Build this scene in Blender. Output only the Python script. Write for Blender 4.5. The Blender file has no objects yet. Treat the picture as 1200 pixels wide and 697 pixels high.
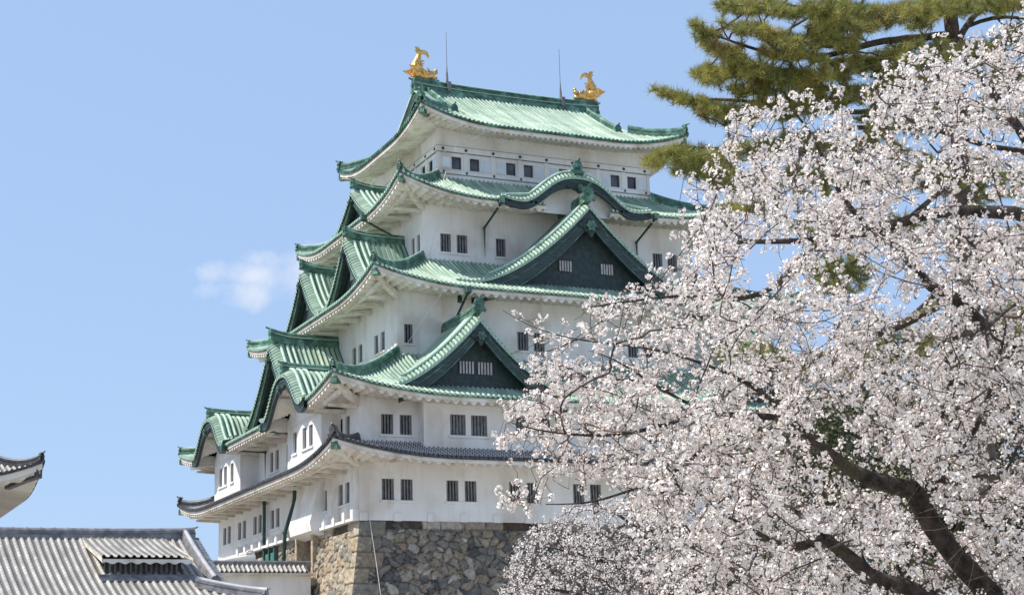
import bpy, math, random
import numpy as np
from mathutils import Matrix, Vector
rng = np.random.default_rng(7); random.seed(7)
R_ = math.radians
scn = bpy.context.scene

# ------------------------------------------------------------------ camera
YAW, PITCH, ROLL, FPX = R_(154.92), R_(13.23), R_(-1.654), 1992.3
CAM = np.array([112.3, -52.62, 1.6])
fw = np.array([math.cos(YAW)*math.cos(PITCH), math.sin(YAW)*math.cos(PITCH), math.sin(PITCH)])
rt = np.array([math.sin(YAW), -math.cos(YAW), 0.0])
up = np.cross(rt, fw)
cr, sr = math.cos(ROLL), math.sin(ROLL)
# image axes after the small roll of the camera
ix = rt*cr + up*sr
iy_up = up*cr - rt*sr
cam_d = bpy.data.cameras.new('camera'); cam = bpy.data.objects.new('camera', cam_d)
scn.collection.objects.link(cam)
cam_d.sensor_width = 36.0; cam_d.lens = FPX/1200*36.0
cam_d.clip_start = 0.1; cam_d.clip_end = 9000
M = Matrix(((ix[0], iy_up[0], -fw[0], CAM[0]), (ix[1], iy_up[1], -fw[1], CAM[1]), (ix[2], iy_up[2], -fw[2], CAM[2]), (0, 0, 0, 1)))
cam.matrix_world = M
scn.camera = cam

# ------------------------------------------------------------------ sun, sky, exposure
SUN = np.array([-0.22, -0.74, 1.0]); SUN /= np.linalg.norm(SUN)
sl = bpy.data.lights.new('sun', 'SUN'); so = bpy.data.objects.new('sun', sl); scn.collection.objects.link(so)
sl.energy = 3.5; sl.angle = R_(0.53); sl.color = (1.0, 0.95, 0.87)
so.rotation_euler = Vector(SUN).to_track_quat('Z', 'Y').to_euler(); so.location = (0, 0, 90)
world = bpy.data.worlds.new('World'); scn.world = world; world.use_nodes = True
wt = world.node_tree; wt.nodes.clear()
wo = wt.nodes.new('ShaderNodeOutputWorld'); bg = wt.nodes.new('ShaderNodeBackground')
sky = wt.nodes.new('ShaderNodeTexSky'); sky.sky_type = 'NISHITA'; sky.sun_disc = False
sky.sun_elevation = math.asin(SUN[2]); sky.sun_rotation = math.atan2(SUN[0], SUN[1])
sky.altitude = 0; sky.air_density = 1.0; sky.dust_density = 1.0; sky.ozone_density = 3.0
bg.inputs['Strength'].default_value = 0.15
scn.view_settings.view_transform = 'Standard'; scn.view_settings.look = 'None'
scn.view_settings.exposure = 0.72; scn.view_settings.gamma = 1.0
def wn(t, **k):
    n = wt.nodes.new(t)
    for a, b in k.items(): setattr(n, a, b)
    return n
def wmath(op, a, b=None, clamp=False):
    n = wn('ShaderNodeMath', operation=op, use_clamp=clamp)
    for i, v in enumerate((a, b)):
        if v is None: continue
        if isinstance(v, (int, float)): n.inputs[i].default_value = v
        else: wt.links.new(v, n.inputs[i])
    return n.outputs[0]
tc = wn('ShaderNodeTexCoord')
def dotw(v):
    n = wn('ShaderNodeVectorMath', operation='DOT_PRODUCT'); wt.links.new(tc.outputs['Generated'], n.inputs[0])
    n.inputs[1].default_value = tuple(v); return n.outputs['Value']
nz = wn('ShaderNodeTexNoise'); nz.inputs['Scale'].default_value = 34; nz.inputs['Detail'].default_value = 7; nz.inputs['Roughness'].default_value = 0.55
wt.links.new(tc.outputs['Generated'], nz.inputs['Vector'])
def puff(az, el, wa, we):
    """soft fair-weather cloud in a world direction (degrees)"""
    d = np.array([math.cos(R_(az))*math.cos(R_(el)), math.sin(R_(az))*math.cos(R_(el)), math.sin(R_(el))])
    a = np.array([-math.sin(R_(az)), math.cos(R_(az)), 0]); b = np.cross(d, a)
    A = wmath('DIVIDE', dotw(a), wa); B = wmath('DIVIDE', dotw(b), we)
    rr = wmath('ADD', wmath('MULTIPLY', A, A), wmath('MULTIPLY', B, B))
    f = wmath('SUBTRACT', 1.0, rr)
    f = wmath('MULTIPLY', f, wmath('GREATER_THAN', dotw(d), 0.0))
    f = wmath('ADD', f, wmath('MULTIPLY', wmath('SUBTRACT', nz.outputs['Fac'], 0.535), 5.0))
    return wmath('MULTIPLY', f, 0.55, True)
def azel(px, py):
    X = (px-600)/FPX; Y = -(py-348)/FPX
    d = fw + ix*X + iy_up*Y; d /= np.linalg.norm(d)
    return math.degrees(math.atan2(d[1], d[0])), math.degrees(math.asin(d[2]))
cl = None
for az, el, wa, we in ((*azel(312, 302), .022, .008), (*azel(290, 318), .030, .009), (*azel(284, 346), .028, .010), (*azel(345, 322), .026, .020)):
    p_ = puff(az, el, wa, we)
    cl = p_ if cl is None else wmath('MAXIMUM', cl, p_)
cl = wmath('MULTIPLY', cl, 0.75)
mx = wn('ShaderNodeMix', data_type='RGBA'); wt.links.new(cl, mx.inputs['Factor'])
mb = wn('ShaderNodeMix', data_type='RGBA'); mb.inputs['Factor'].default_value = .80; wt.links.new(sky.outputs[0], mb.inputs['A']); mb.inputs['B'].default_value = (1.62, 2.30, 3.48, 1)
wt.links.new(mb.outputs['Result'], mx.inputs['A']); mx.inputs['B'].default_value = (3.5, 3.65, 4.05, 1)
wt.links.new(mx.outputs['Result'], bg.inputs['Color']); wt.links.new(bg.outputs[0], wo.inputs[0])

# ------------------------------------------------------------------ material helpers
def mat(name, c1, c2=None, scale=1.0, rough=0.6, metal=0.0, bump=0.0, bscale=None, detail=6, c3=None, s3=0.2, stretch=None, transl=0.0, spec=0.5, lo=.35, hi=.65, c3lo=.52):
    m = bpy.data.materials.new(name); m.use_nodes = True; nt = m.node_tree; N = nt.nodes; L = nt.links
    b = N['Principled BSDF']; b.inputs['Roughness'].default_value = rough; b.inputs['Metallic'].default_value = metal
    b.inputs['Specular IOR Level'].default_value = spec
    geo = N.new('ShaderNodeNewGeometry'); mp = N.new('ShaderNodeMapping'); L.new(geo.outputs['Position'], mp.inputs['Vector'])
    if stretch: mp.inputs['Scale'].default_value = stretch
    nz = N.new('ShaderNodeTexNoise'); nz.inputs['Scale'].default_value = scale; nz.inputs['Detail'].default_value = detail
    L.new(mp.outputs[0], nz.inputs['Vector'])
    rp = N.new('ShaderNodeValToRGB'); rp.color_ramp.elements[0].position = lo; rp.color_ramp.elements[1].position = hi
    rp.color_ramp.elements[0].color = (*c1, 1); rp.color_ramp.elements[1].color = (*(c2 or c1), 1)
    L.new(nz.outputs['Fac'], rp.inputs['Fac']); out = rp.outputs['Color']
    if c3:
        n3 = N.new('ShaderNodeTexNoise'); n3.inputs['Scale'].default_value = s3; n3.inputs['Detail'].default_value = 8; L.new(mp.outputs[0], n3.inputs['Vector'])
        r3 = N.new('ShaderNodeValToRGB'); r3.color_ramp.elements[0].position = c3lo; r3.color_ramp.elements[1].position = c3lo+.20
        L.new(n3.outputs['Fac'], r3.inputs['Fac'])
        mx = N.new('ShaderNodeMix'); mx.data_type = 'RGBA'; L.new(r3.outputs['Color'], mx.inputs['Factor']); L.new(out, mx.inputs['A']); mx.inputs['B'].default_value = (*c3, 1)
        out = mx.outputs['Result']
    L.new(out, b.inputs['Base Color'])
    if bump:
        nb = N.new('ShaderNodeTexNoise'); nb.inputs['Scale'].default_value = bscale or scale*4; nb.inputs['Detail'].default_value = 5
        L.new(geo.outputs['Position'], nb.inputs['Vector'])
        bp = N.new('ShaderNodeBump'); bp.inputs['Strength'].default_value = bump; bp.inputs['Distance'].default_value = 0.05
        L.new(nb.outputs['Fac'], bp.inputs['Height']); L.new(bp.outputs[0], b.inputs['Normal'])
    if transl:
        tr = N.new('ShaderNodeBsdfTranslucent'); L.new(out, tr.inputs['Color'])
        ms = N.new('ShaderNodeMixShader'); ms.inputs[0].default_value = transl
        L.new(b.outputs[0], ms.inputs[1]); L.new(tr.outputs[0], ms.inputs[2]); L.new(ms.outputs[0], N['Material Output'].inputs['Surface'])
    m['_col'] = 1
    return m
def tile_mat(name, base, base2, seam, period, width, rough=.5, cap=None, noise=.35, pitch=None, rowfrac=.0, rowcol=None):
    """UV: u = row number along the eave, v = metres down the slope. Seams between the tile courses; rows may differ in tone."""
    m = bpy.data.materials.new(name); m.use_nodes = True; nt = m.node_tree; N = nt.nodes; L = nt.links
    b = N['Principled BSDF']; b.inputs['Roughness'].default_value = rough; b.inputs['Specular IOR Level'].default_value = .35
    uv = N.new('ShaderNodeUVMap'); sp = N.new('ShaderNodeSeparateXYZ'); L.new(uv.outputs[0], sp.inputs[0])
    def mth(op, a, bb=None, cl=False):
        n = N.new('ShaderNodeMath'); n.operation = op; n.use_clamp = cl
        for i, v in enumerate((a, bb)):
            if v is None: continue
            if isinstance(v, (int, float)): n.inputs[i].default_value = v
            else: L.new(v, n.inputs[i])
        return n.outputs[0]
    geo = N.new('ShaderNodeNewGeometry')
    nz = N.new('ShaderNodeTexNoise'); nz.inputs['Scale'].default_value = noise; nz.inputs['Detail'].default_value = 8; nz.inputs['Roughness'].default_value = .65; L.new(geo.outputs['Position'], nz.inputs['Vector'])
    rp = N.new('ShaderNodeValToRGB'); rp.color_ramp.elements[0].position = .36; rp.color_ramp.elements[1].position = .62
    rp.color_ramp.elements[0].color = (*base, 1); rp.color_ramp.elements[1].color = (*base2, 1); L.new(nz.outputs['Fac'], rp.inputs['Fac'])
    col = rp.outputs['Color']
    # every row a little different
    wn_ = N.new('ShaderNodeTexWhiteNoise'); wn_.noise_dimensions = '2D'
    cmb = N.new('ShaderNodeCombineXYZ'); L.new(mth('ROUND', sp.outputs[0]), cmb.inputs[0]); L.new(mth('FLOOR', mth('DIVIDE', sp.outputs[1], period*3)), cmb.inputs[1]); L.new(cmb.outputs[0], wn_.inputs['Vector'])
    hs = N.new('ShaderNodeHueSaturation'); L.new(col, hs.inputs['Color']); L.new(mth('ADD', mth('MULTIPLY', wn_.outputs['Value'], .30), .84), hs.inputs['Value']); col = hs.outputs[0]
    fr = mth('FRACT', mth('DIVIDE', sp.outputs[1], period))
    sm = mth('LESS_THAN', fr, width)
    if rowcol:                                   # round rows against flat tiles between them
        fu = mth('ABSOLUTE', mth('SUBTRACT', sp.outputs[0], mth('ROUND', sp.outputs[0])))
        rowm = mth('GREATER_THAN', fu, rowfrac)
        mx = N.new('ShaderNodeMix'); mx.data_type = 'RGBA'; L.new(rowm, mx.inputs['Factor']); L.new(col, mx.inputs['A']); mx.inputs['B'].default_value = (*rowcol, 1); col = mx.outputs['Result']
        if cap:                                  # plastered joints on the round rows only
            sm = mth('MULTIPLY', sm, mth('SUBTRACT', 1.0, rowm))
            ed = mth('MULTIPLY', mth('GREATER_THAN', fu, rowfrac-.085), mth('LESS_THAN', fu, rowfrac))
            sm = mth('MAXIMUM', sm, mth('MULTIPLY', ed, mth('LESS_THAN', mth('FRACT', mth('ADD', mth('DIVIDE', sp.outputs[1], period), .5)), .55)))
    mx = N.new('ShaderNodeMix'); mx.data_type = 'RGBA'; L.new(sm, mx.inputs['Factor']); L.new(col, mx.inputs['A']); mx.inputs['B'].default_value = (*seam, 1)
    L.new(mx.outputs['Result'], b.inputs['Base Color'])
    return m
MT = {}
MT['copper'] = tile_mat('verdigris_tiles', (.28, .39, .31), (.45, .55, .445), (.17, .26, .21), 1.2, .035, rough=.65, rowfrac=.31, rowcol=(.075, .165, .125))  # dark green valley colour paints in the shade between the round rows
MT['teal'] = mat('verdigris_trim', (.03, .092, .068), (.09, .20, .150), 2.2, .5, bump=.3, bscale=9, c3=(.22, .42, .34), s3=1.3)
MT['pale'] = mat('pale_verdigris', (.30, .43, .345), (.44, .56, .455), 2.5, .55)
MT['dark'] = mat('dark_green_board', (.013, .026, .027), (.028, .050, .048), 1.5, .55, stretch=(1, 1, 5), bump=.3, bscale=6, c3=(.04, .085, .075), s3=1.1)
MT['lattice'] = mat('carved_green_board', (.014, .028, .029), (.03, .054, .052), 3, .6, bump=.8, bscale=14)
MT['plaster'] = mat('lime_plaster', (.72, .705, .685), (.82, .815, .805), .35, .85, c3=(.60, .55, .48), s3=.42, c3lo=.50, bump=.15, bscale=3, stretch=(1, 1, .8), spec=.2)
MT['eave'] = mat('eave_plaster', (.70, .655, .58), (.79, .765, .71), .5, .85, c3=(.54, .47, .39), s3=.7, spec=.2)
MT['soffit'] = mat('rafter_plaster', (.64, .59, .51), (.75, .71, .64), .5, .85, spec=.2)
MT['pane'] = mat('dark_window', (.02, .018, .018), (.04, .035, .035), 2, .35)
MT['glass'] = mat('window_glass', (.05, .05, .065), (.11, .11, .13), 1.2, .12)
MT['bars'] = mat('window_bars', (.12, .125, .13), (.21, .21, .21), 3, .7)
MT['palebars'] = mat('pale_window_bars', (.36, .35, .35), (.50, .49, .48), 3, .7)
MT['shutter'] = mat('white_shutter', (.58, .64, .72), (.68, .72, .78), 2, .6)
MT['iron'] = mat('dark_iron', (.03, .03, .03), (.06, .06, .06), 4, .5)
MT['pipe'] = mat('downpipe_green', (.012, .04, .034), (.025, .08, .065), 2, .45)
MT['gold'] = mat('gold_leaf', (.55, .28, .07), (.86, .56, .20), 6, .33, metal=.85, bump=.9, bscale=9)
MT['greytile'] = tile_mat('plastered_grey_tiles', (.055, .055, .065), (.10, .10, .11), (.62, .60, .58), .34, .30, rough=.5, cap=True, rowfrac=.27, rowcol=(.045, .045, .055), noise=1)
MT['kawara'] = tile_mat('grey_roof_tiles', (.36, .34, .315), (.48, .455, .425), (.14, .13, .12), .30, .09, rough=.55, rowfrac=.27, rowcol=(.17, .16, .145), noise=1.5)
MT['kawara_trim'] = mat('grey_tile_trim', (.13, .127, .135), (.27, .26, .265), 3, .55, bump=.3, bscale=10)
MT['kawara_pale'] = mat('pale_grey_tile', (.32, .31, .32), (.43, .42, .43), 2, .5)
MT['darktile'] = mat('dark_grey_tile', (.03, .03, .035), (.09, .09, .10), 4, .5)
MT['cable'] = mat('white_cable', (.62, .60, .56), (.70, .68, .64), 3, .5)
MT['wood'] = mat('brown_door', (.06, .042, .04), (.10, .075, .07), 3, .6)
MT['gate'] = mat('green_gate', (.03, .12, .085), (.07, .21, .15), 3, .5)
MT['bark'] = mat('cherry_bark', (.022, .016, .012), (.10, .075, .06), 11, .9, bump=1.0, bscale=30, c3=(.10, .10, .04), s3=3)
MT['twig'] = mat('cherry_twig', (.04, .027, .024), (.10, .07, .06), 9, .8)
MT['petal'] = mat('petals', (.86, .79, .745), (.91, .865, .82), 5, .7, transl=.22, spec=.15)
MT['calyx'] = mat('buds_and_calyx', (.20, .09, .075), (.40, .20, .16), 14, .7, transl=.2, spec=.15)
MT['pbark'] = mat('pine_bark', (.06, .045, .035), (.15, .11, .09), 8, .9, bump=1, bscale=20)
MT['needle'] = mat('pine_needles', (.12, .155, .035), (.46, .42, .11), 1.5, .55, c3=(.26, .17, .07), s3=1.8, c3lo=.54, transl=.25, lo=.3, hi=.7)
MT['leaf'] = mat('evergreen_leaves', (.035, .04, .015), (.10, .11, .035), 1.2, .55, transl=.15)
MT['ground'] = mat('pale_gravel', (.36, .335, .285), (.46, .43, .37), .3, .95, bump=.4)

def streaks(m, vec_scale, lo, hi, p0=.35, p1=.65, coord='pos', s=1.0):
    """rain streaks and run-off: narrow vertical variation of the surface tone"""
    nt = m.node_tree; N = nt.nodes; L = nt.links; b = N['Principled BSDF']; src = b.inputs['Base Color'].links[0].from_socket
    mp = N.new('ShaderNodeMapping'); mp.inputs['Scale'].default_value = vec_scale
    if coord == 'pos': g = N.new('ShaderNodeNewGeometry'); L.new(g.outputs['Position'], mp.inputs['Vector'])
    else: g = N.new('ShaderNodeUVMap'); L.new(g.outputs[0], mp.inputs['Vector'])
    nz = N.new('ShaderNodeTexNoise'); nz.inputs['Scale'].default_value = s; nz.inputs['Detail'].default_value = 6; nz.inputs['Roughness'].default_value = .6; L.new(mp.outputs[0], nz.inputs['Vector'])
    rp = N.new('ShaderNodeValToRGB'); rp.color_ramp.elements[0].position = p0; rp.color_ramp.elements[1].position = p1
    rp.color_ramp.elements[0].color = (*lo, 1); rp.color_ramp.elements[1].color = (*hi, 1); L.new(nz.outputs['Fac'], rp.inputs['Fac'])
    mx = N.new('ShaderNodeMix'); mx.data_type = 'RGBA'; mx.blend_type = 'MULTIPLY'; mx.inputs['Factor'].default_value = 1
    L.new(src, mx.inputs['A']); L.new(rp.outputs[0], mx.inputs['B']); L.new(mx.outputs['Result'], b.inputs['Base Color'])
streaks(MT['plaster'], (2.2, 2.2, .22), (.92, .91, .885), (1, 1, 1), .30, .52)
streaks(MT['eave'], (1.5, 1.5, 1.5), (.80, .74, .66), (1, 1, 1), .34, .55)
streaks(MT['copper'], (.55, .16, 1), (.62, .66, .60), (1.06, 1.05, 1.02), .36, .60, 'uv')
streaks(MT['kawara'], (.8, .5, 1), (.66, .65, .62), (1.1, 1.09, 1.06), .34, .62, 'uv')
streaks(MT['teal'], (2, 2, 3), (.60, .62, .60), (1.15, 1.15, 1.1), .35, .62)
# stone: colour attribute holds a tone per stone
def stone_mat():
    m = bpy.data.materials.new('castle_stone'); m.use_nodes = True; nt = m.node_tree; N = nt.nodes; L = nt.links
    b = N['Principled BSDF']; b.inputs['Roughness'].default_value = .9; b.inputs['Specular IOR Level'].default_value = .25
    at = N.new('ShaderNodeAttribute'); at.attribute_name = 'tone'
    geo = N.new('ShaderNodeNewGeometry'); nz = N.new('ShaderNodeTexNoise'); nz.inputs['Scale'].default_value = 3.2; nz.inputs['Detail'].default_value = 9; nz.inputs['Roughness'].default_value = .7
    L.new(geo.outputs['Position'], nz.inputs['Vector'])
    rp = N.new('ShaderNodeValToRGB'); rp.color_ramp.elements[0].position = .3; rp.color_ramp.elements[1].position = .75
    rp.color_ramp.elements[0].color = (.48, .48, .48, 1); rp.color_ramp.elements[1].color = (1.42, 1.38, 1.28, 1); L.new(nz.outputs['Fac'], rp.inputs['Fac'])
    mx = N.new('ShaderNodeMix'); mx.data_type = 'RGBA'; mx.blend_type = 'MULTIPLY'; mx.inputs['Factor'].default_value = 1
    L.new(at.outputs['Color'], mx.inputs['A']); L.new(rp.outputs['Color'], mx.inputs['B'])
    L.new(mx.outputs['Result'], b.inputs['Base Color'])
    nb = N.new('ShaderNodeTexNoise'); nb.inputs['Scale'].default_value = 5; nb.inputs['Detail'].default_value = 8; L.new(geo.outputs['Position'], nb.inputs['Vector'])
    bp = N.new('ShaderNodeBump'); bp.inputs['Strength'].default_value = .7; bp.inputs['Distance'].default_value = .12
    L.new(nb.outputs['Fac'], bp.inputs['Height']); L.new(bp.outputs[0], b.inputs['Normal'])
    return m
MT['stone'] = stone_mat()

# ------------------------------------------------------------------ mesh builder
class NB:
    def __init__(s): s.clear(); s.done = []
    def clear(s): s.V = []; s.Q = []; s.T = []; s.P = []; s.n = 0; s.uv = []; s.hasuv = False
    def piece(s):
        """what was added so far becomes an object of its own"""
        if s.n:
            c = NB(); c.V, c.Q, c.T, c.P, c.n, c.uv, c.hasuv = s.V, s.Q, s.T, s.P, s.n, s.uv, s.hasuv; s.done.append(c); s.clear()
    def verts(s, v, uv=None):
        v = np.asarray(v, float).reshape(-1, 3); k = s.n; s.V.append(v); s.n += len(v)
        if uv is None: uv = np.zeros((len(v), 2))
        else: s.hasuv = True
        s.uv.append(np.asarray(uv, float).reshape(-1, 2)); return k
    def grid(s, V, mask=None, uv=None, closed=False):
        n, m = V.shape[:2]; k = s.verts(V, uv)
        idx = k+np.arange(n*m).reshape(n, m)
        if closed: idx = np.vstack([idx, idx[:1]])
        q = np.stack([idx[:-1, :-1], idx[1:, :-1], idx[1:, 1:], idx[:-1, 1:]], -1).reshape(-1, 4)
        if mask is not None: q = q[np.asarray(mask).reshape(-1)]
        s.Q.append(q)
    def box(s, a, b):
        x0, y0, z0 = a; x1, y1, z1 = b
        s.hexa([(x0, y0, z0), (x1, y0, z0), (x1, y1, z0), (x0, y1, z0), (x0, y0, z1), (x1, y0, z1), (x1, y1, z1), (x0, y1, z1)])
    def hexa(s, p):
        k = s.verts(p)
        s.Q.append(k+np.array([[0, 3, 2, 1], [4, 5, 6, 7], [0, 1, 5, 4], [1, 2, 6, 5], [2, 3, 7, 6], [3, 0, 4, 7]]))
    def extr(s, poly, off):
        """polygon (3-D points) extruded by a vector"""
        p = np.asarray(poly, float); n = len(p); off = np.asarray(off, float)
        k = s.verts(np.vstack([p, p+off]))
        s.P.append([k+i for i in range(n)]); s.P.append([k+n+i for i in range(n)][::-1])
        s.Q.append(np.array([[k+i, k+(i+1) % n, k+n+(i+1) % n, k+n+i] for i in range(n)]))
    def tube(s, path, r, n=6, caps=True):
        path = np.asarray(path, float); r = np.broadcast_to(np.asarray(r, float), (len(path),))
        t = np.gradient(path, axis=0); t /= np.linalg.norm(t, axis=1)[:, None]+1e-9
        ref = np.array([0, 0, 1.0]) if abs(t[0][2]) < .9 else np.array([1.0, 0, 0])
        a = np.cross(t, ref); a /= np.linalg.norm(a, axis=1)[:, None]+1e-9; b = np.cross(t, a)
        th = np.arange(n)*2*math.pi/n
        ring = path[None]+r[None, :, None]*(np.cos(th)[:, None, None]*a[None]+np.sin(th)[:, None, None]*b[None])
        s.grid(ring, closed=True)
        if caps:
            k = s.n-ring.shape[0]*ring.shape[1]; m = len(path)
            s.P.append([k+i*m for i in range(n)]); s.P.append([k+i*m+m-1 for i in range(n)][::-1])
    def sweep(s, path, sec, lat=None, scale=None):
        """section points (lateral, up) carried along a path; lateral = horizontal normal of the path"""
        path = np.asarray(path, float); t = np.gradient(path, axis=0); t[:, 2] = 0
        t /= np.linalg.norm(t, axis=1)[:, None]+1e-9
        a = np.stack([t[:, 1], -t[:, 0], 0*t[:, 0]], 1); sec = np.asarray(sec, float)
        if scale is None: scale = np.ones(len(path))
        V = path[None]+scale[None, :, None]*(sec[:, 0][:, None, None]*a[None]+sec[:, 1][:, None, None]*np.array([0, 0, 1.0]))
        s.grid(V, closed=True); k = s.n-V.shape[0]*V.shape[1]; m = len(path); n = len(sec)
        s.P.append([k+i*m for i in range(n)]); s.P.append([k+i*m+m-1 for i in range(n)][::-1])
    def ball(s, c, r, n=8, m=6, sc=(1, 1, 1)):
        th = np.linspace(0, 2*math.pi, n, endpoint=False); ph = np.linspace(.02, math.pi-.02, m)
        V = np.stack([np.sin(ph)[None]*np.cos(th)[:, None]*sc[0], np.sin(ph)[None]*np.sin(th)[:, None]*sc[1], np.cos(ph)[None]*np.ones((n, 1))*sc[2]], -1)*r+np.asarray(c)
        s.grid(V, closed=True)
    def build(s, name, material, parent=None, smooth=False, shared=None, tone=None):
        if s.done:
            s.piece(); return [c.build(name, material, parent, smooth) for c in s.done][0]
        V = np.vstack(s.V) if s.V else np.zeros((0, 3))
        if parent is not None: V = V-np.array(origin(parent))
        me = bpy.data.meshes.new(name); faces_l = []; tot = []
        if s.Q: q = np.vstack(s.Q); faces_l.append(q.reshape(-1)); tot.append(np.full(len(q), 4))
        if s.T: t = np.vstack(s.T); faces_l.append(t.reshape(-1)); tot.append(np.full(len(t), 3))
        for p in s.P: faces_l.append(np.array(p)); tot.append(np.array([len(p)]))
        L = np.concatenate(faces_l).astype(np.int32); tot = np.concatenate(tot).astype(np.int32)
        me.vertices.add(len(V)); me.vertices.foreach_set('co', V.astype(np.float32).reshape(-1))
        me.loops.add(len(L)); me.loops.foreach_set('vertex_index', L)
        st = np.concatenate([[0], np.cumsum(tot)[:-1]]).astype(np.int32)
        me.polygons.add(len(tot)); me.polygons.foreach_set('loop_start', st); me.polygons.foreach_set('loop_total', tot)
        me.polygons.foreach_set('use_smooth', np.full(len(tot), bool(smooth)))
        if s.hasuv:
            u = me.uv_layers.new(name='UVMap'); UV = np.vstack(s.uv)[L]; u.data.foreach_set('uv', UV.astype(np.float32).reshape(-1))
        if tone is not None:
            ca = me.color_attributes.new('tone', 'FLOAT_COLOR', 'POINT'); ca.data.foreach_set('color', tone.astype(np.float32).reshape(-1))
        me.update(calc_edges=True); me.validate()
        me.materials.append(MT[material] if isinstance(material, str) else material)
        o = bpy.data.objects.new(name, me); scn.collection.objects.link(o)
        if parent is not None: o.parent = parent
        return o
def origin(o):
    v = Vector((0, 0, 0))
    while o is not None: v += Vector(o.location); o = o.parent
    return v
def thing(name, label, cat, loc, group=None):
    o = bpy.data.objects.new(name, None); scn.collection.objects.link(o); o.location = loc
    o['label'] = label; o['category'] = cat
    if group: o['group'] = group
    return o
def fr(side):
    """frame: (l along the wall, o outward from the centre, z) -> world"""
    return {'E': lambda l, o, z: np.stack(np.broadcast_arrays(o, l, z), -1), 'W': lambda l, o, z: np.stack(np.broadcast_arrays(-np.asarray(o), l, z), -1),
            'N': lambda l, o, z: np.stack(np.broadcast_arrays(l, o, z), -1), 'S': lambda l, o, z: np.stack(np.broadcast_arrays(l, -np.asarray(o), z), -1)}[side]
def tr(f, c):
    c = np.asarray(c, float)
    return lambda l, o, z: f(l, o, z)+c

# ------------------------------------------------------------------ roofs
def hfun(H, Rn, k=.16, flat=None):
    return lambda q: H*(lambda t: t+k*t*(t-1))(np.asarray(q)/Rn)
def corner(l, hl, L, lift): return lift*np.clip((np.abs(l)-(hl-L))/L, 0, None)**2.2
class Tier:
    """hipped skirt roof: eave half sizes ex, ey; height ze at the eave; rise H over run R inward; corner lift"""
    def __init__(s, ex, ey, ze, R, H, lift, L, k=.16):
        s.ex, s.ey, s.ze, s.R, s.H, s.lift, s.L = ex, ey, ze, R, H, lift, L; s.h = hfun(H, R, k)
    def dims(s, side): return (s.ey, s.ex) if side in 'EW' else (s.ex, s.ey)     # half length along eave, outward coord
    def z(s, side, l, q):
        hl, _ = s.dims(side)
        return s.ze+s.h(q)+corner(l, hl, s.L, s.lift)*np.clip(1-np.asarray(q)/(s.R*.95), 0, 1)**1.6
    def zat(s, side, l, o): return s.z(side, l, s.dims(side)[1]-np.asarray(o))
def sheet(nb, f, T, side, pitch, amp, qmax, steps=12, cut=None, n_off=(-.5, -.3, -.2, -.07, .07, .2, .3), lmax=None, dz=0., thick=0):
    hl, oo = T.dims(side); lm = lmax or hl
    nrow = int(2*hl/pitch/2)*2+1; ks = np.arange(-(nrow//2)-1, nrow//2+2)
    offs = np.array(n_off); l = (ks[:, None]+offs[None]).reshape(-1)*pitch
    prof = np.where(np.abs(offs) < .26, amp*np.sqrt(np.clip(1-(offs/.26)**2, 0, 1)), 0); prof = np.tile(prof, len(ks))
    keep = (np.abs(l) <= lm); l = np.concatenate([[-lm], l[keep], [lm]]); prof = np.concatenate([[0], prof[keep], [0]])
    qm = np.minimum(qmax(l), hl-np.abs(l)); qm = np.clip(qm, 0.001, None)
    t = np.linspace(0, 1, steps+1); q = qm[:, None]*t[None]
    ll = np.repeat(l[:, None], steps+1, 1)
    z = T.z(side, ll, q)+prof[:, None]+dz
    V = f(ll, oo-q, z); uv = np.stack([ll/pitch, q], -1)
    mask = None
    if cut is not None:
        lc = (ll[:-1, :-1]+ll[1:, 1:])/2; qc = (q[:-1, :-1]+q[1:, 1:])/2; zc = (z[:-1, :-1]+z[1:, 1:])/2
        mask = ~cut(lc, oo-qc, zc)
    nb.grid(V, mask, uv)
def eave_caps(nb, f, T, side, pitch, r=.10, skip=None, out=.05, drop=.02):
    hl, oo = T.dims(side); n = int(hl/pitch)
    th = np.arange(7)*2*math.pi/7
    for k in range(-n, n+1):
        l = k*pitch
        if abs(l) > hl-.15 or (skip and skip(l)): continue
        z = T.z(side, l, 0)+.03-drop
        a = f(l+r*np.cos(th), np.full(7, oo+out), z+r*np.sin(th)); b = f(l+r*np.cos(th), np.full(7, oo-.25), z+r*np.sin(th)+.08)
        k0 = nb.verts(np.vstack([a, b])); nb.P.append([k0+i for i in range(7)])
        nb.Q.append(np.array([[k0+i, k0+(i+1) % 7, k0+7+(i+1) % 7, k0+7+i] for i in range(7)]))
def strip(nb, f, T, side, o_in, ztop, zbot, skip=None, step=.3, wave=None, sides=True):
    """vertical band along an eave, o_in inward from the eave"""
    hl, oo = T.dims(side); hm = hl-o_in; l = np.arange(-hm, hm+1e-6, step); l[-1] = hm
    z0 = T.z(side, l, 0)
    w = 0 if wave is None else wave(l)
    V = f(l[:, None]+0*np.zeros((1, 2)), oo-o_in, np.stack([z0+ztop, z0+zbot-w], 1))
    mask = None
    if skip is not None: mask = np.array([not skip((l[i]+l[i+1])/2) for i in range(len(l)-1)])[:, None]
    nb.grid(V, mask)
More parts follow.
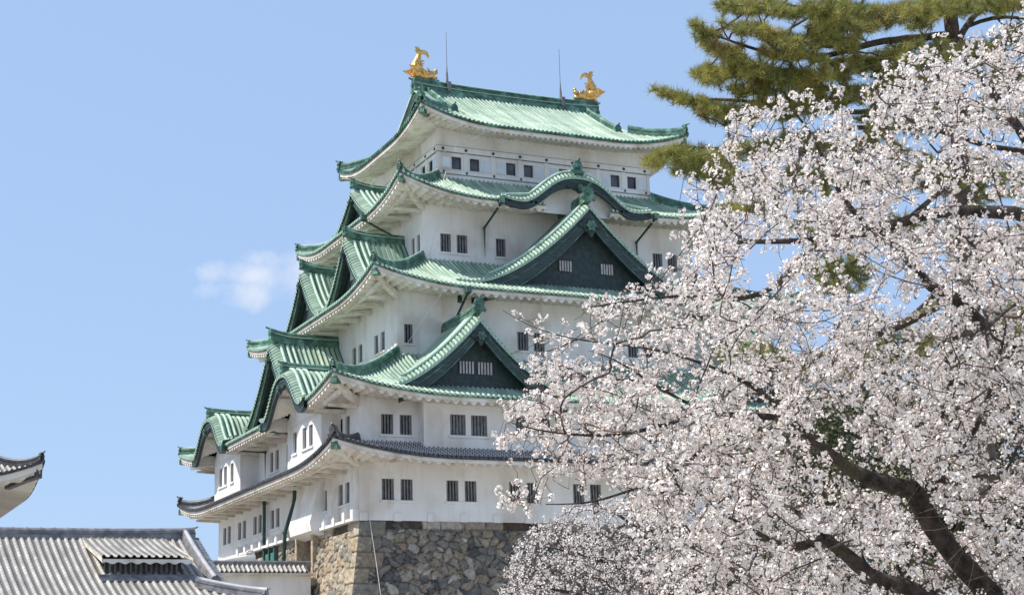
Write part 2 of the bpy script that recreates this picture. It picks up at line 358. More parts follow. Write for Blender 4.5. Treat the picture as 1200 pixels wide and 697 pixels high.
def soffit(nb, f, T, side, over, zoff, rise, period, amp, skip=None, o_in=.18, steps=6):
    hl, oo = T.dims(side); hm = hl-o_in; l = np.arange(-hm, hm+1e-6, period/8); l = np.append(l, hm)
    w = amp*(.5+.5*np.cos(2*math.pi*l/period))
    qm = np.minimum(over, hl-np.abs(l)+.001); t = np.linspace(0, 1, steps+1); q = o_in+(np.clip(qm, o_in+.001, None)-o_in)[:, None]*t[None]
    ll = np.repeat(l[:, None], steps+1, 1)
    lf = corner(ll, hl, T.L, T.lift)*np.clip(1-q/(T.R*.95), 0, 1)**1.6
    z = T.ze+zoff+rise*(q-o_in)+lf-w[:, None]
    mask = None
    if skip is not None: mask = np.array([not skip((l[i]+l[i+1])/2) for i in range(len(l)-1)])[:, None]*np.ones((1, steps), bool)
    nb.grid(f(ll, oo-q, z), mask)
    # closing lip at the outer edge
    V = f(l[:, None]+np.zeros((1, 2)), oo-o_in, np.stack([z[:, 0]+.25+w, z[:, 0]], 1)); nb.grid(V, None if mask is None else mask[:, :1])
RIDGE = [(-.26, -.25), (-.26, .12), (-.20, .12), (-.20, .22), (-.24, .22), (-.24, .30), (-.17, .30), (-.17, .40), (-.13, .46), (-.06, .53), (.06, .53), (.13, .46), (.17, .40), (.17, .30), (.24, .30), (.24, .22), (.20, .22), (.20, .12), (.26, .12), (.26, -.25)]
def sec(s, sy=None): return [(a*s, b*(sy or s)) for a, b in RIDGE]
def finial(nb, p, d, s=1.0):
    """ridge-end tile: shouldered plate with boss, scrolls and an upturned horn"""
    d = np.array([d[0], d[1], 0.0]); d /= np.linalg.norm(d); a = np.array([-d[1], d[0], 0.0]); u = np.array([0, 0, 1.0]); p = np.asarray(p, float)
    out = [(-.55, -.35), (-.62, -.1), (-.45, 0), (-.42, .25), (-.5, .42), (-.40, .50), (-.36, .70), (-.2, .84), (.2, .84), (.36, .70), (.40, .50), (.5, .42), (.42, .25), (.45, 0), (.62, -.1), (.55, -.35), (.3, -.25), (0, -.18), (-.3, -.25)]
    nb.extr([p+s*(x*a+z*u) for x, z in out], -d*.22*s)
    th = np.linspace(0, 2*math.pi, 10, endpoint=False)
    nb.extr([p+s*(.2*math.cos(t)*a+(.3+.2*math.sin(t))*u)+d*.0 for t in th], d*.12*s)
    nb.tube([p-d*.5*s+u*.72*s, p+u*.82*s-d*.1*s, p+d*.20*s+u*.88*s, p+d*.36*s+u*.97*s], [.10*s, .10*s, .09*s, .09*s], 7)
def hip_path(T, sx, sy, qin, n=14, dz=.12, ext=-.12, c=(0, 0)):
    q = np.linspace(qin, -ext, n); side = 'E'
    hl = T.ey
    z = np.array([float(T.z('E', T.ey-max(qq, 0), max(qq, 0))) for qq in q])+dz+np.where(q < 0, -q*.6, 0)
    return np.stack([sx*(T.ex-q)+c[0], sy*(T.ey-q)+c[1], z], 1)

def gable(parent, T, side, c, front, back, prof, W, zpro, P, kara=False, wallmat='dark', depth=1.0, bh=.6, ridge_s=1.0, pitch=.36, windows=(), clip=True, zbase=None, boff=0.12, fs=1.0, verge=.95, under=True, mats=('copper', 'teal', 'pale', 'dark'), wave=0, gegyo=1.0, ridge_back=None, tympcut=True, lift_ridge=.35, cu=.5):
    """dormer gable (triangular or cusped). prof(w)->z for |w|<=W. Returns the roof sheet part."""
    f = fr(side); tm, rm, pm, dm = mats
    zm = (lambda l, o: T.zat(side, l, o)) if T else (lambda l, o: np.full(np.broadcast(l, o).shape, -99.))
    eo = T.dims(side)[1] if T else 0
    crv = lambda w_: cu*(1-.65*(np.abs(w_)/W)**2)
    nb = NB(); nw = 56
    w = np.linspace(-W, W, nw+1); zz = prof(w)+crv(w)
    ks = np.arange(0, int((front-verge-back)/pitch)+1)
    offs = np.array([-.3, -.2, -.07, .07, .2, .3, .5]); o = (ks[:, None]+offs[None]).reshape(-1)
    bump = np.tile(np.where(np.abs(offs) < .26, .10*np.sqrt(np.clip(1-(offs/.26)**2, 0, 1)), 0), len(ks))
    o = front-verge-.1-o[::-1]*pitch; bump = bump[::-1]; k = (o >= back) & (o <= front-verge); o = o[k]; bump = bump[k]
    o = np.concatenate([[back], o, [front-verge]]); bump = np.concatenate([[0], bump, [0]])
    O, Wg = np.meshgrid(o, w, indexing='ij'); Z = zz[None]+bump[:, None]
    def mk(O, Wg, Z):
        oc = (O[:-1, :-1]+O[1:, 1:])/2; wc = (Wg[:-1, :-1]+Wg[1:, 1:])/2; zc = (Z[:-1, :-1]+Z[1:, 1:])/2
        return ~((zc < zm(c+wc, oc)-.05) & (oc < eo-.02)) if clip else None
    arc = np.concatenate([[0], np.cumsum(np.hypot(np.diff(w), np.diff(zz)))])
    nb.grid(f(c+Wg, O, Z), mk(O, Wg, Z), np.stack([O/pitch, np.repeat(np.abs(arc-arc[-1]/2)[None], len(o), 0)], -1))
    # verge: short round tiles laid across the edge
    s_ = np.arange(0, arc[-1], .052); wv = np.interp(s_, arc, w); zv = np.interp(s_, arc, zz); ph = (s_/.30) % 1
    bv = np.where(ph < .62, .085*np.sin(math.pi*ph/.62), 0)
    tv = np.array([0, .2, .4, .6, .8, 1.]); ov = front-verge+verge*tv; zlip = zv-crv(wv)
    O, Wg = np.meshgrid(ov, wv, indexing='ij'); Z = (zv+bv+.03)[None]-crv(wv)[None]*(tv[:, None]**1.7)
    nb.grid(f(c+Wg, O, Z), mk(O, Wg, Z), np.stack([np.repeat((s_/.30-.31)[None], 6, 0), 0*O+.6], -1))
    root = nb.build('gable_roof', tm, parent, smooth=True)
    e = NB()                                                   # round tile ends and the lip
    V = f(c+wv[:, None]+np.zeros((1, 2)), front+.01, np.stack([zlip+bv+.03, zlip-.12], 1)); e.grid(V, (mk(np.array([[front], [front]])*np.ones((2, len(wv))), np.vstack([wv, wv]), np.vstack([zv, zv]))[0][:, None]) if clip else None)
    for i in range(int(arc[-1]/.30)):
        sc_ = (i+.31)*.30; wc = np.interp(sc_, arc, w); zc = np.interp(sc_, arc, zz)-float(crv(wc))
        if clip and zc < zm(c+wc, front)-.02 and front < eo: continue
        th = np.arange(6)*math.pi/3
        e.extr(f(c+wc+.095*np.cos(th), np.full(6, front+.0), zc+.03+.095*np.sin(th)), f(0, .06, 0)-f(0, 0, 0))
    # descending ribs behind the verge
    for oo, rr in ((front-verge*.84, .12), (front-verge-.32, .12), (front-verge-.72, .11)):
        ok = ~((prof(w) < zm(c+w, oo)-.02) & (oo < eo))
        idx = np.where(ok)[0]
        for part in (idx[w[idx] <= -.25], idx[w[idx] >= .25]):
            if len(part) > 3: e.tube(f(c+w[part], np.full(len(part), oo), prof(w[part])+crv(w[part])+.14), rr, 6)
    e.build('verge_tiles', pm, root, smooth=True)
    # barge board with a moulding
    b = NB(); ww = np.linspace(-W, W, 81); zb = prof(ww)-boff
    thk = bh*(1+(-.35 if kara else .25)*np.abs(ww)/W)
    lo_ = zb-thk
    okb = np.ones(80, bool)
    if clip and not kara: okb = ((prof((ww[1:]+ww[:-1])/2)-boff*.5) > zm(c+(ww[1:]+ww[:-1])/2, front-.2)) | (front-.2 > eo)
    for fo in (front-.10, front-.32):
        b.grid(f(c+ww[:, None]+np.zeros((1, 2)), fo, np.stack([zb, lo_], 1)), okb[:, None])
    b.grid(f(c+ww[:, None]+np.zeros((1, 2)), np.array([[front-.10, front-.32]]), np.stack([lo_, lo_], 1)), okb[:, None])
    b.build('barge_board', dm, root)
    m_ = NB()
    for dzz, hh in ((thk*.34, .045), (thk-.05, .06)):
        m_.grid(f(c+ww[:, None]+np.zeros((1, 2)), front-.07, np.stack([zb-dzz, zb-dzz-hh], 1)), okb[:, None])
        m_.grid(f(c+ww[:, None]+np.zeros((1, 2)), np.array([[front-.07, front-.10]]), np.stack([zb-dzz-hh]*2, 1)), okb[:, None])
    m_.build('barge_moulding', rm if not kara else dm, root)
    if under:                                                  # boarded underside
        u_ = NB(); per = .5; oz = np.linspace(front-.32, front-depth-.05, 7); wz = np.linspace(-W, W, 161)
        aw = .10*(.5+.5*np.cos(2*math.pi*wz/per)) if wave else 0*wz
        O, Wg = np.meshgrid(oz, wz, indexing='ij'); Z = np.repeat((prof(wz)-boff-.14-aw)[None], 7, 0)
        u_.grid(f(c+Wg, O, Z), mk(O, Wg, Z)); u_.build('underside', 'soffit' if wave else dm, root)
    # gable wall set back under the roof
    g = NB(); ot = front-depth; wq = np.linspace(-W*.985, W*.985, 70); zt = prof(wq)-boff-.1
    zbot = np.minimum((zm(c+wq, ot) if (T and zbase is None) else np.full(len(wq), zbase))-.05, zt)
    g.grid(f(c+wq[:, None]+np.zeros((1, 2)), ot, np.stack([zbot, zt], 1))); g.build('gable_wall', wallmat, root)
    if not kara:
        g2 = NB()
        zb0 = float(np.min(zbot))+.12
        for dz0 in (0.05,):
            wl = W*.80; g2.hexa(list(f(np.array([c-wl, c+wl, c+wl, c-wl]*2), ot+np.array([0, 0, .08, .08]*2), np.array([zb0+dz0+.05]*4+[zb0+dz0+.17]*4))))
        g2.build('wall_moulding', rm, root)
    # hanging ornament under the peak
    if gegyo:
        h = NB(); s_ = gegyo; zp = float(prof(np.array([0.]))[0])-boff-thk[40]*(.9 if not kara else .75)
        sh = [(0, .25), (.28, .12), (.5, .2), (.75, -.05), (1.0, -.12), (.86, -.38), (.58, -.42), (.5, -.68), (.27, -.72), (.16, -1.0), (0, -1.15)]
        sh = sh+[(-x, z) for x, z in sh[1:-1][::-1]]
        if kara: sh = [(x*1.5, z*.75) for x, z in sh]
        pts = [f(c+x*s_*.8, front-.08, zp+z*s_*.8) for x, z in sh]; h.extr(pts, f(0, .12, 0)-f(0, 0, 0))
        th = np.linspace(0, 2*math.pi, 12, endpoint=False)
        h.extr([f(c+.24*s_*math.cos(t), front+.04, zp-.18*s_+.24*s_*math.sin(t)) for t in th], f(0, .1, 0)-f(0, 0, 0))
        for dx in (-.5, .5):
            h.extr([f(c+s_*(dx*.8+.13*math.cos(t)), front+.04, zp-.22*s_+.13*s_*math.sin(t)) for t in th], f(0, .07, 0)-f(0, 0, 0))
        h.build('pendant_ornament', 'lattice', root)
        o2 = NB(); o2.extr([f(c+(.30+.05*math.cos(6*t))*s_*math.cos(t), front+.14, zp-.18*s_+(.30+.05*math.cos(6*t))*s_*math.sin(t)) for t in np.linspace(0, 2*math.pi, 36, endpoint=False)], f(0, .06, 0)-f(0, 0, 0)); o2.extr([f(c+.12*s_*math.cos(t), front+.20, zp-.18*s_+.12*s_*math.sin(t)) for t in th], f(0, .06, 0)-f(0, 0, 0)); o2.build('ornament_boss', rm, root)
    if not kara or lift_ridge is not None:
        r = NB(); rb = back if ridge_back is None else ridge_back
        n = 10; op = np.linspace(rb, front-.12, n); z0 = float(prof(np.array([0.]))[0])+cu
        zr = z0+.02+lift_ridge*np.clip((op-(front-2.2))/2.2, 0, 1)**2
        r.sweep(f(np.full(n, c), op, zr), sec(ridge_s, ridge_s*1.15)); finial(r, f(c, front-.05, zr[-1]-.02*fs), f(0, 1, 0)-f(0, 0, 0), fs)
        r.build('ridge', rm, root)
        rc = NB(); rc.tube(f(np.full(n, c), op, zr+.55*ridge_s), .085*ridge_s, 6); rc.tube(f(np.full(n, c+.24*ridge_s), op, zr+.30*ridge_s), .035, 4); rc.build('ridge_cap', pm, root, smooth=True)
    for (w0, w1, z0, z1, nbar) in windows:
        p = NB(); p.box(*_bx(f, c+w0, c+w1, ot-.25, ot+.03, z0, z1)); wo_ = p.build('gable_window', 'pane', root)
        q_ = NB()
        for i in range(nbar):
            x = c+w0+(w1-w0)*(i+.5)/nbar; q_.box(*_bx(f, x-.055, x+.055, ot+.035, ot+.10, z0+.01, z1-.01))
        q_.build('window_slats', 'palebars', root)
    return root
def _bx(f, l0, l1, o0, o1, z0, z1):
    a = f(l0, o0, z0); b = f(l1, o1, z1); return np.minimum(a, b), np.maximum(a, b)
def tri_prof(zr, zf, W, p=1.6, tail=.25):
    return lambda w: zf+(zr-zf)*np.clip(1-np.abs(w)/W, 0, 1)**p+tail*np.clip((np.abs(w)/W-.7)/.3, 0, 1)**2
def kara_prof(zr, zf, W, tail=.18, s=1.0):
    def fn(w):
        t = np.clip(np.abs(w)/W, 0, 1); return zf+(zr-zf)*(.5+.5*np.cos(math.pi*np.clip(t/s, 0, 1)**1.3))+tail*np.clip((np.abs(w)/W-.8)/.2, 0, 1)**2
    return fn

# ------------------------------------------------------------------ walls with recessed windows
def wallface(nb, f, o, l0, l1, z0, z1, holes=(), rec=.28):
    ls = sorted({l0, l1, *[h[0] for h in holes], *[h[1] for h in holes]}); zs = sorted({z0, z1, *[h[2] for h in holes], *[h[3] for h in holes]})
    for i in range(len(ls)-1):
        for j in range(len(zs)-1):
            lc, zc = (ls[i]+ls[i+1])/2, (zs[j]+zs[j+1])/2
            if any(h[0] < lc < h[1] and h[2] < zc < h[3] for h in holes): continue
            k = nb.verts(f(np.array([ls[i], ls[i+1], ls[i+1], ls[i]]), o, np.array([zs[j], zs[j], zs[j+1], zs[j+1]]))); nb.Q.append(np.array([[k, k+1, k+2, k+3]]))
    for h in holes:
        a, b, c_, d = h[:4]
        for p in (((a, c_), (b, c_)), ((b, c_), (b, d)), ((b, d), (a, d)), ((a, d), (a, c_))):
            k = nb.verts(np.vstack([f(p[0][0], o, p[0][1]), f(p[1][0], o, p[1][1]), f(p[1][0], o-rec, p[1][1]), f(p[0][0], o-rec, p[0][1])])); nb.Q.append(np.array([[k, k+1, k+2, k+3]]))
def window(parent, f, o, a, b, z0, z1, bars=5, sillout=0, rec=.28, kind='bars'):
    p = NB(); k = p.verts(f(np.array([a, b, b, a]), o-rec+.01, np.array([z0, z0, z1, z1]))); p.Q.append(np.array([[k, k+1, k+2, k+3]]))
    fo = o-rec+.02
    for (x0, x1, y0, y1) in ((a, a+.05, z0, z1), (b-.05, b, z0, z1), (a+.05, b-.05, z1-.05, z1), (a+.05, b-.05, z0, z0+.04)): p.box(*_bx(f, x0, x1, fo, fo+.08, y0, y1))
    w = p.build('window', 'pane' if kind == 'bars' else 'glass', parent)
    if kind == 'bars':
        q = NB(); n = max(3, bars-1); ww = b-a
        for i in range(n):
            x = a+ww*(i+.5)/n; q.box(*_bx(f, x-ww*.068, x+ww*.068, o-.20, o-.11, z0+.003, z1-.003))
        q.build('bars', 'bars', w)
    return w

# ================================================================== GROUND
g = NB(); G = np.array([[-5000., -5000., 0], [5000, -5000, 0], [5000, 5000, 0], [-5000, 5000, 0]])
gx = np.linspace(-4000, 4000, 41); X, Y = np.meshgrid(gx, gx, indexing='ij'); g.grid(np.stack([X, Y, 0*X], -1))
o = g.build('ground', 'ground'); o['kind'] = 'structure'

# ================================================================== STONE BASE
base = thing('stone_base', 'battered dry stone wall of tan, grey and brown boulders under the white castle keep', 'stone wall', (0, 0, 0))
ZB = 12.2
def batter(h): return .13*h+.011*h*h
def stone_face(side, hl, oo, nl, nz, gap=None):
    f = fr(side); l = np.linspace(-1, 1, nl); z = np.linspace(0, ZB, nz)
    B = batter(ZB-z); LL = l[:, None]*(hl+B[None]); ZZ = np.repeat(z[None], nl, 0)
    r = np.random.default_rng(11 if side == 'E' else 23)
    # jittered seeds
    sx, sz = .66, .50; ni, nj = int(2*(hl+3)/sx)+4, int(ZB/sz)+4
    I, J = np.meshgrid(np.arange(ni), np.arange(nj), indexing='ij')
    jx = r.uniform(-.62, .62, I.shape); jz = r.uniform(-.60, .60, I.shape)
    col = r.uniform(0, 1, I.shape); hgt = r.uniform(-.09, .09, I.shape)
    SX = (I+.5*(J % 2)+jx)*sx-(hl+4); SZ = (J+jz)*sz-1
    d1 = np.full(LL.shape, 9e9); d2 = d1.copy(); idn = np.zeros(LL.shape, int)
    ci = np.floor((LL+hl+4)/sx).astype(int); cj = np.floor((ZZ+1)/sz).astype(int)
    wx = LL+.10*np.sin(ZZ*5.1+LL*2.3); wz = ZZ+.08*np.sin(LL*4.3)
    for di in range(-2, 3):
        for dj in range(-2, 3):
            a = np.clip(ci+di, 0, ni-1); b = np.clip(cj+dj, 0, nj-1)
            d = np.hypot((wx-SX[a, b])*.92, (wz-SZ[a, b])*1.1); n_ = a*nj+b
            nw = d < d1; same = n_ == idn
            d2 = np.where(nw & ~same, d1, np.where((d < d2) & ~nw & ~same, d, d2)); idn = np.where(nw, n_, idn); d1 = np.where(nw, d, d1)
    edge = (d2-d1)/2
    # small filler stones wedged between the large ones
    fx = np.floor(wx/.34+.35*np.sin(wz*7)); fz = np.floor(wz/.27+.35*np.sin(wx*5)); fu = np.abs(wx/.34+.35*np.sin(wz*7)-fx-.5); fv = np.abs(wz/.27+.35*np.sin(wx*5)-fz-.5)
    small = (edge < .075) & (np.abs(np.sin(fx*12.7+fz*78.2)*437.5) % 1 < .42); es = np.minimum(.5-fu, .5-fv)*.30
    edge = np.where(small, np.minimum(es, .05)+.004, edge)
    tone = col.reshape(-1)[idn]; hh = hgt.reshape(-1)[idn]*1.25; tone = np.where(small, np.abs(np.sin(fx*3.7+fz*9.2)*91.5) % 1, tone)
    # capping row of squared stones
    cap = (ZZ > ZB-.50) & (np.sin(np.floor((LL+hl)/1.35)*5.3) > -.55); cw = 1.35; u = (LL+hl)/cw+.13*np.sin(np.floor((LL+hl)/cw)*7.); cid = np.floor(u)
    e2 = np.minimum(np.minimum((u-cid), 1-(u-cid))*cw, np.minimum(ZZ-(ZB-.50), .35))
    edge = np.where(cap, e2, np.minimum(edge, np.where(cap, 9, (ZB-.50)-ZZ))); tone = np.where(cap, (np.sin(cid*12.9)*4375.5) % 1*.7+.3, tone); hh = np.where(cap, .02, hh)
    # long and short corner stones
    dc = (hl+B[None])-np.abs(LL); cj_ = np.floor((ZB-ZZ)/.95); off = 0 if side == 'E' else 1
    lng = np.where((cj_+off) % 2 == 0, 1.75, .95); cor = (dc < lng)
    e3 = np.minimum(np.minimum(((ZB-ZZ)/.95) % 1, 1-((ZB-ZZ)/.95) % 1)*.95, lng-dc)
    edge = np.where(cor, np.minimum(e3, np.where(dc < .4, .4, dc+.4)), np.minimum(edge, np.where(dc-lng > 0, np.maximum(dc-lng, .02)*1.0, edge)))
    tone = np.where(cor, (np.sin(cj_*7.7+off*3)*991.5) % 1*.55+.42, tone); hh = np.where(cor, .03, hh)
    pil = np.clip(edge/.09, 0, 1)**.6
    fade = np.clip(dc/.12, 0, 1)*np.clip((ZB-ZZ)/.05, .3, 1)
    rough = .03*np.sin(LL*9+ZZ*4+tone*60)*np.sin(ZZ*11-LL*3+tone*30)
    out = ((pil-1)*.13+hh*.6*pil+rough*pil)*fade
    stops = np.array([0, .16, .34, .5, .64, .78, .9, 1.0])
    if side in 'EW': cols = np.array([1.08, 1.05, 1.02])*np.array([[.085, .088, .092], [.14, .14, .14], [.18, .175, .165], [.22, .205, .185], [.27, .235, .19], [.24, .185, .145], [.33, .30, .26], [.42, .40, .37]])  # darker, greyer palette paints the east face's shade into the stones
    else: cols = np.array([[.17, .165, .15], [.25, .235, .205], [.33, .29, .235], [.39, .335, .26], [.43, .355, .26], [.34, .255, .18], [.46, .41, .34], [.50, .45, .385]])  # lighter, warmer palette paints the south face's sunlight into the stones
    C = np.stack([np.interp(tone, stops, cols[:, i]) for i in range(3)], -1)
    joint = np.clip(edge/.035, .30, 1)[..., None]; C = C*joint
    V = f(LL, oo+B[None]+out, ZZ)
    tn = np.concatenate([C, np.ones(C.shape[:2]+(1,))], -1)
    nb = NB(); mask = None
    if gap is not None:
        lc = (LL[:-1, :-1]+LL[1:, 1:])/2; zc = (ZZ[:-1, :-1]+ZZ[1:, 1:])/2; mask = ~gap(lc, zc)
    nb.grid(V, mask); nb.build('stone_face', 'stone', base, smooth=True, tone=tn.reshape(-1, 4))
DOORX0, DOORX1, DOORZ = 5.0, 8.0, 9.4
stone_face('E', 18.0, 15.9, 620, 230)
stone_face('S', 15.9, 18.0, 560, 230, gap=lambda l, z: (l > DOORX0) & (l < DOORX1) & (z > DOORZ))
stone_face('N', 15.9, 18.0, 60, 30); stone_face('W', 18.0, 15.9, 60, 30)
# doorway through the base
for x in (DOORX0, DOORX1):
    nb = NB(); nb.box((x-.02 if x > 6 else x-.35, -18.45, DOORZ-.3), (x+.35 if x > 6 else x+.02, -16.6, 12.18))
    nb.build('door_jamb', 'stone', base, tone=np.tile([.46, .38, .285, 1], (8, 1)))
nb = NB(); nb.box((DOORX0, -17.4, DOORZ-.3), (DOORX1, -17.2, 12.18))
for i in range(5): nb.box((DOORX0+.2+i*.6, -17.46, DOORZ-.3), (DOORX0+.28+i*.6, -17.38, 12.1))
nb.build('door', 'wood', base)

# ================================================================== KEEP
keep = thing('castle_keep', 'five storey white plastered castle keep with green copper roofs and golden fish on its ridge', 'castle', (0, 0, 12.2))
T1 = Tier(18.5, 20.6, 15.80, 2.6, 1.15, 1.05, 8.5, k=.1)
T2 = Tier(18.5, 20.6, 19.60, 6.85, 3.8, 1.15, 9.0, k=.30)
T3 = Tier(14.25, 16.4, 27.55, 5.8, 3.25, 1.15, 8.0, k=.26)
T4 = Tier(11.3, 13.4, 34.65, 4.9, 2.75, 1.35, 7.0, k=.24)
T5 = Tier(8.75, 10.8, 40.85, 8.75, 5.40, 1.25, 6.5, k=.16)
PT = .335
def pairs(centres, w=.80, gap=.42): return [(c-gap/2-w, c-gap/2) for c in centres]+[(c+gap/2, c+gap/2+w) for c in centres]
def storey(hx, hy, z0, z1, E=(), S=(), zE=None, zS=None, bars=5, sills=True, kind='bars'):
    nb = NB()
    for side, hl, o, hs, zz in (('E', hy, hx, E, zE), ('S', hx, hy, S, zS or zE), ('N', hx, hy, (), None), ('W', hy, hx, (), None)):
        wallface(nb, fr(side), o, -hl, hl, z0, z1, [(a, b, zz[0], zz[1]) for a, b in hs] if hs else ())
    w = nb.build('wall', 'plaster', keep)
    for side, hs, o, zz in (('E', E, hx, zE), ('S', S, hy, zS or zE)):
        for a, b in hs: window(keep, fr(side), o, a, b, zz[0], zz[1], bars if b-a > .7 else 4)
    return w
def sills(side, o, hs, z, parent):
    hs = sorted(hs); out = []; nb = NB(); f = fr(side)
    for a, b in hs:
        if out and a-out[-1][1] < .6: out[-1][1] = b
        else: out.append([a, b])
    for a, b in out: nb.box(*_bx(f, a-.12, b+.12, o-.02, o+.09, z-.17, z-.05)); nb.piece()
    nb.build('window_sill', 'plaster', parent)
E1 = pairs([-15.55, -11.31, -7.07, -2.6, 2.6, 7.07, 11.31, 15.55]); S1 = pairs([-13.55, -9.5, -5.5, -1.3, 8.8, 13.1], .85, .40)
w1 = storey(15.9, 18.0, 12.2, 16.4, E1, S1, (13.45, 14.73)); sills('E', 15.9, E1, 13.45, w1); sills('S', 18.0, S1, 13.45, w1)
E2 = pairs([-15.55, 15.55]); S2 = pairs([-1.5, 2.4, 13.2, -14.2], .80, .5)
w2 = storey(15.9, 18.0, 16.4, 20.9, E2, S2, (17.45, 18.68), (17.4, 18.80)); sills('E', 15.9, E2, 17.45, w2); sills('S', 18.0, S2, 17.4, w2)
E3 = pairs([-4.2, 4.2], .82, .38)+[(-13.3, -12.7), (12.7, 13.3)]; S3 = pairs([4.0, 8.35, -4.0, -8.35], .80, .45)
w3 = storey(11.65, 13.8, 21.5, 28.8, E3, S3, (24.15, 25.4)); sills('E', 11.65, E3, 24.15, w3); sills('S', 13.8, S3, 24.15, w3)
E4 = pairs([-8.32, 8.32], .80, .42)+[(-5.16, -4.4), (4.4, 5.16)]; S4 = pairs([7.1, -7.1], .6, .4)
w4 = storey(8.5, 10.6, 29.5, 35.8, E4, S4, (31.4, 32.68)); sills('E', 8.5, E4, 31.4, w4); sills('S', 10.6, S4, 31.4, w4)
# fifth storey: posts, beams, sliding shutters
def bays(hl, n):
    st = 2*hl/n; out = []; sh = []
    for i in range(n):
        a = -hl+i*st+.22; b = -hl+(i+1)*st-.22; m = (a+b)/2
        if i % 2 == 0: sh.append((a+.1, m-.12)); out.append((m-.02, b-.1))
        else: out.append((a+.1, m+.02)); sh.append((m+.12, b-.1))
    return out, sh
oE, shE = bays(8.5, 8); oS, shS = bays(6.36, 6)
Z5 = (38.12, 39.05)
nb = NB()
for side, hl, o, hs in (('E', 8.5, 6.36, oE), ('S', 6.36, 8.5, oS), ('N', 6.36, 8.5, ()), ('W', 8.5, 6.36, ())):
    wallface(nb, fr(side), o, -hl, hl, 36.6, 42.2, [(a, b, *Z5) for a, b in hs], rec=.22)
w5 = nb.build('wall', 'plaster', keep)
gr = NB(); tb = NB(); st_ = NB(); nl_ = NB(); ln = NB()
for side, hl, o, hs, sh, n in (('E', 8.5, 6.36, oE, shE, 8), ('S', 6.36, 8.5, oS, shS, 6)):
    f = fr(side)
    for a, b in hs: window(keep, f, o, a, b, *Z5, kind='glass', rec=.22)
    if side == 'S': o, hl = o+.005, hl-.005
    tb.box(*_bx(f, -hl-.08, hl+.08, o-.1, o+.09, 39.36, 39.76)); tb.box(*_bx(f, -hl-.12, hl+.12, o-.1, o+.16, 37.72, 37.98)); tb.box(*_bx(f, -hl-.05, hl+.05, o-.1, o+.07, 37.3, 37.68))
    for zz in (39.775, 39.335, 38.0, 37.70): gr.box(*_bx(f, -hl-.1, hl+.1, o-.1, o+.10, zz-.018, zz+.012))  # thin dark strips along the beam edges
    for i in range(n+1):
        l = -hl+i*2*hl/n; a, b = max(l-.17, -hl-.06), min(l+.17, hl+.06)
        tb.box(*_bx(f, a, b, o-.05, o+.06, 37.98, 39.36))
        th = np.arange(8)*math.pi/4; lc = min(max(l, -hl+.35), hl-.35)
        nl_.extr(f(lc+.11*np.cos(th), np.full(8, o+.09), 39.56+.11*np.sin(th)), f(0, .05, 0)-f(0, 0, 0))
        nl_.extr(f(lc+.08*np.cos(th), np.full(8, o+.16), 37.85+.10*np.sin(th)), f(0, .04, 0)-f(0, 0, 0))
    nl_.piece()
    for a, b in sh:
        st_.piece(); st_.box(*_bx(f, a, b, o-.02, o+.035, Z5[0]+.06, Z5[1]-.04))
        for p in ((a, b, Z5[0]+.03, Z5[0]+.09), (a, b, Z5[1]-.07, Z5[1]-.01)): ln.box(*_bx(f, p[0]-.03, p[1]+.03, o-.02, o+.05, p[2], p[3]))
tb.build('beam', 'plaster', w5); gr.build('beam_line', 'bars', w5); st_.build('shutter', 'shutter', w5); ln.build('shutter_frame', 'plaster', w5); nl_.build('nail_cover', 'iron', w5)

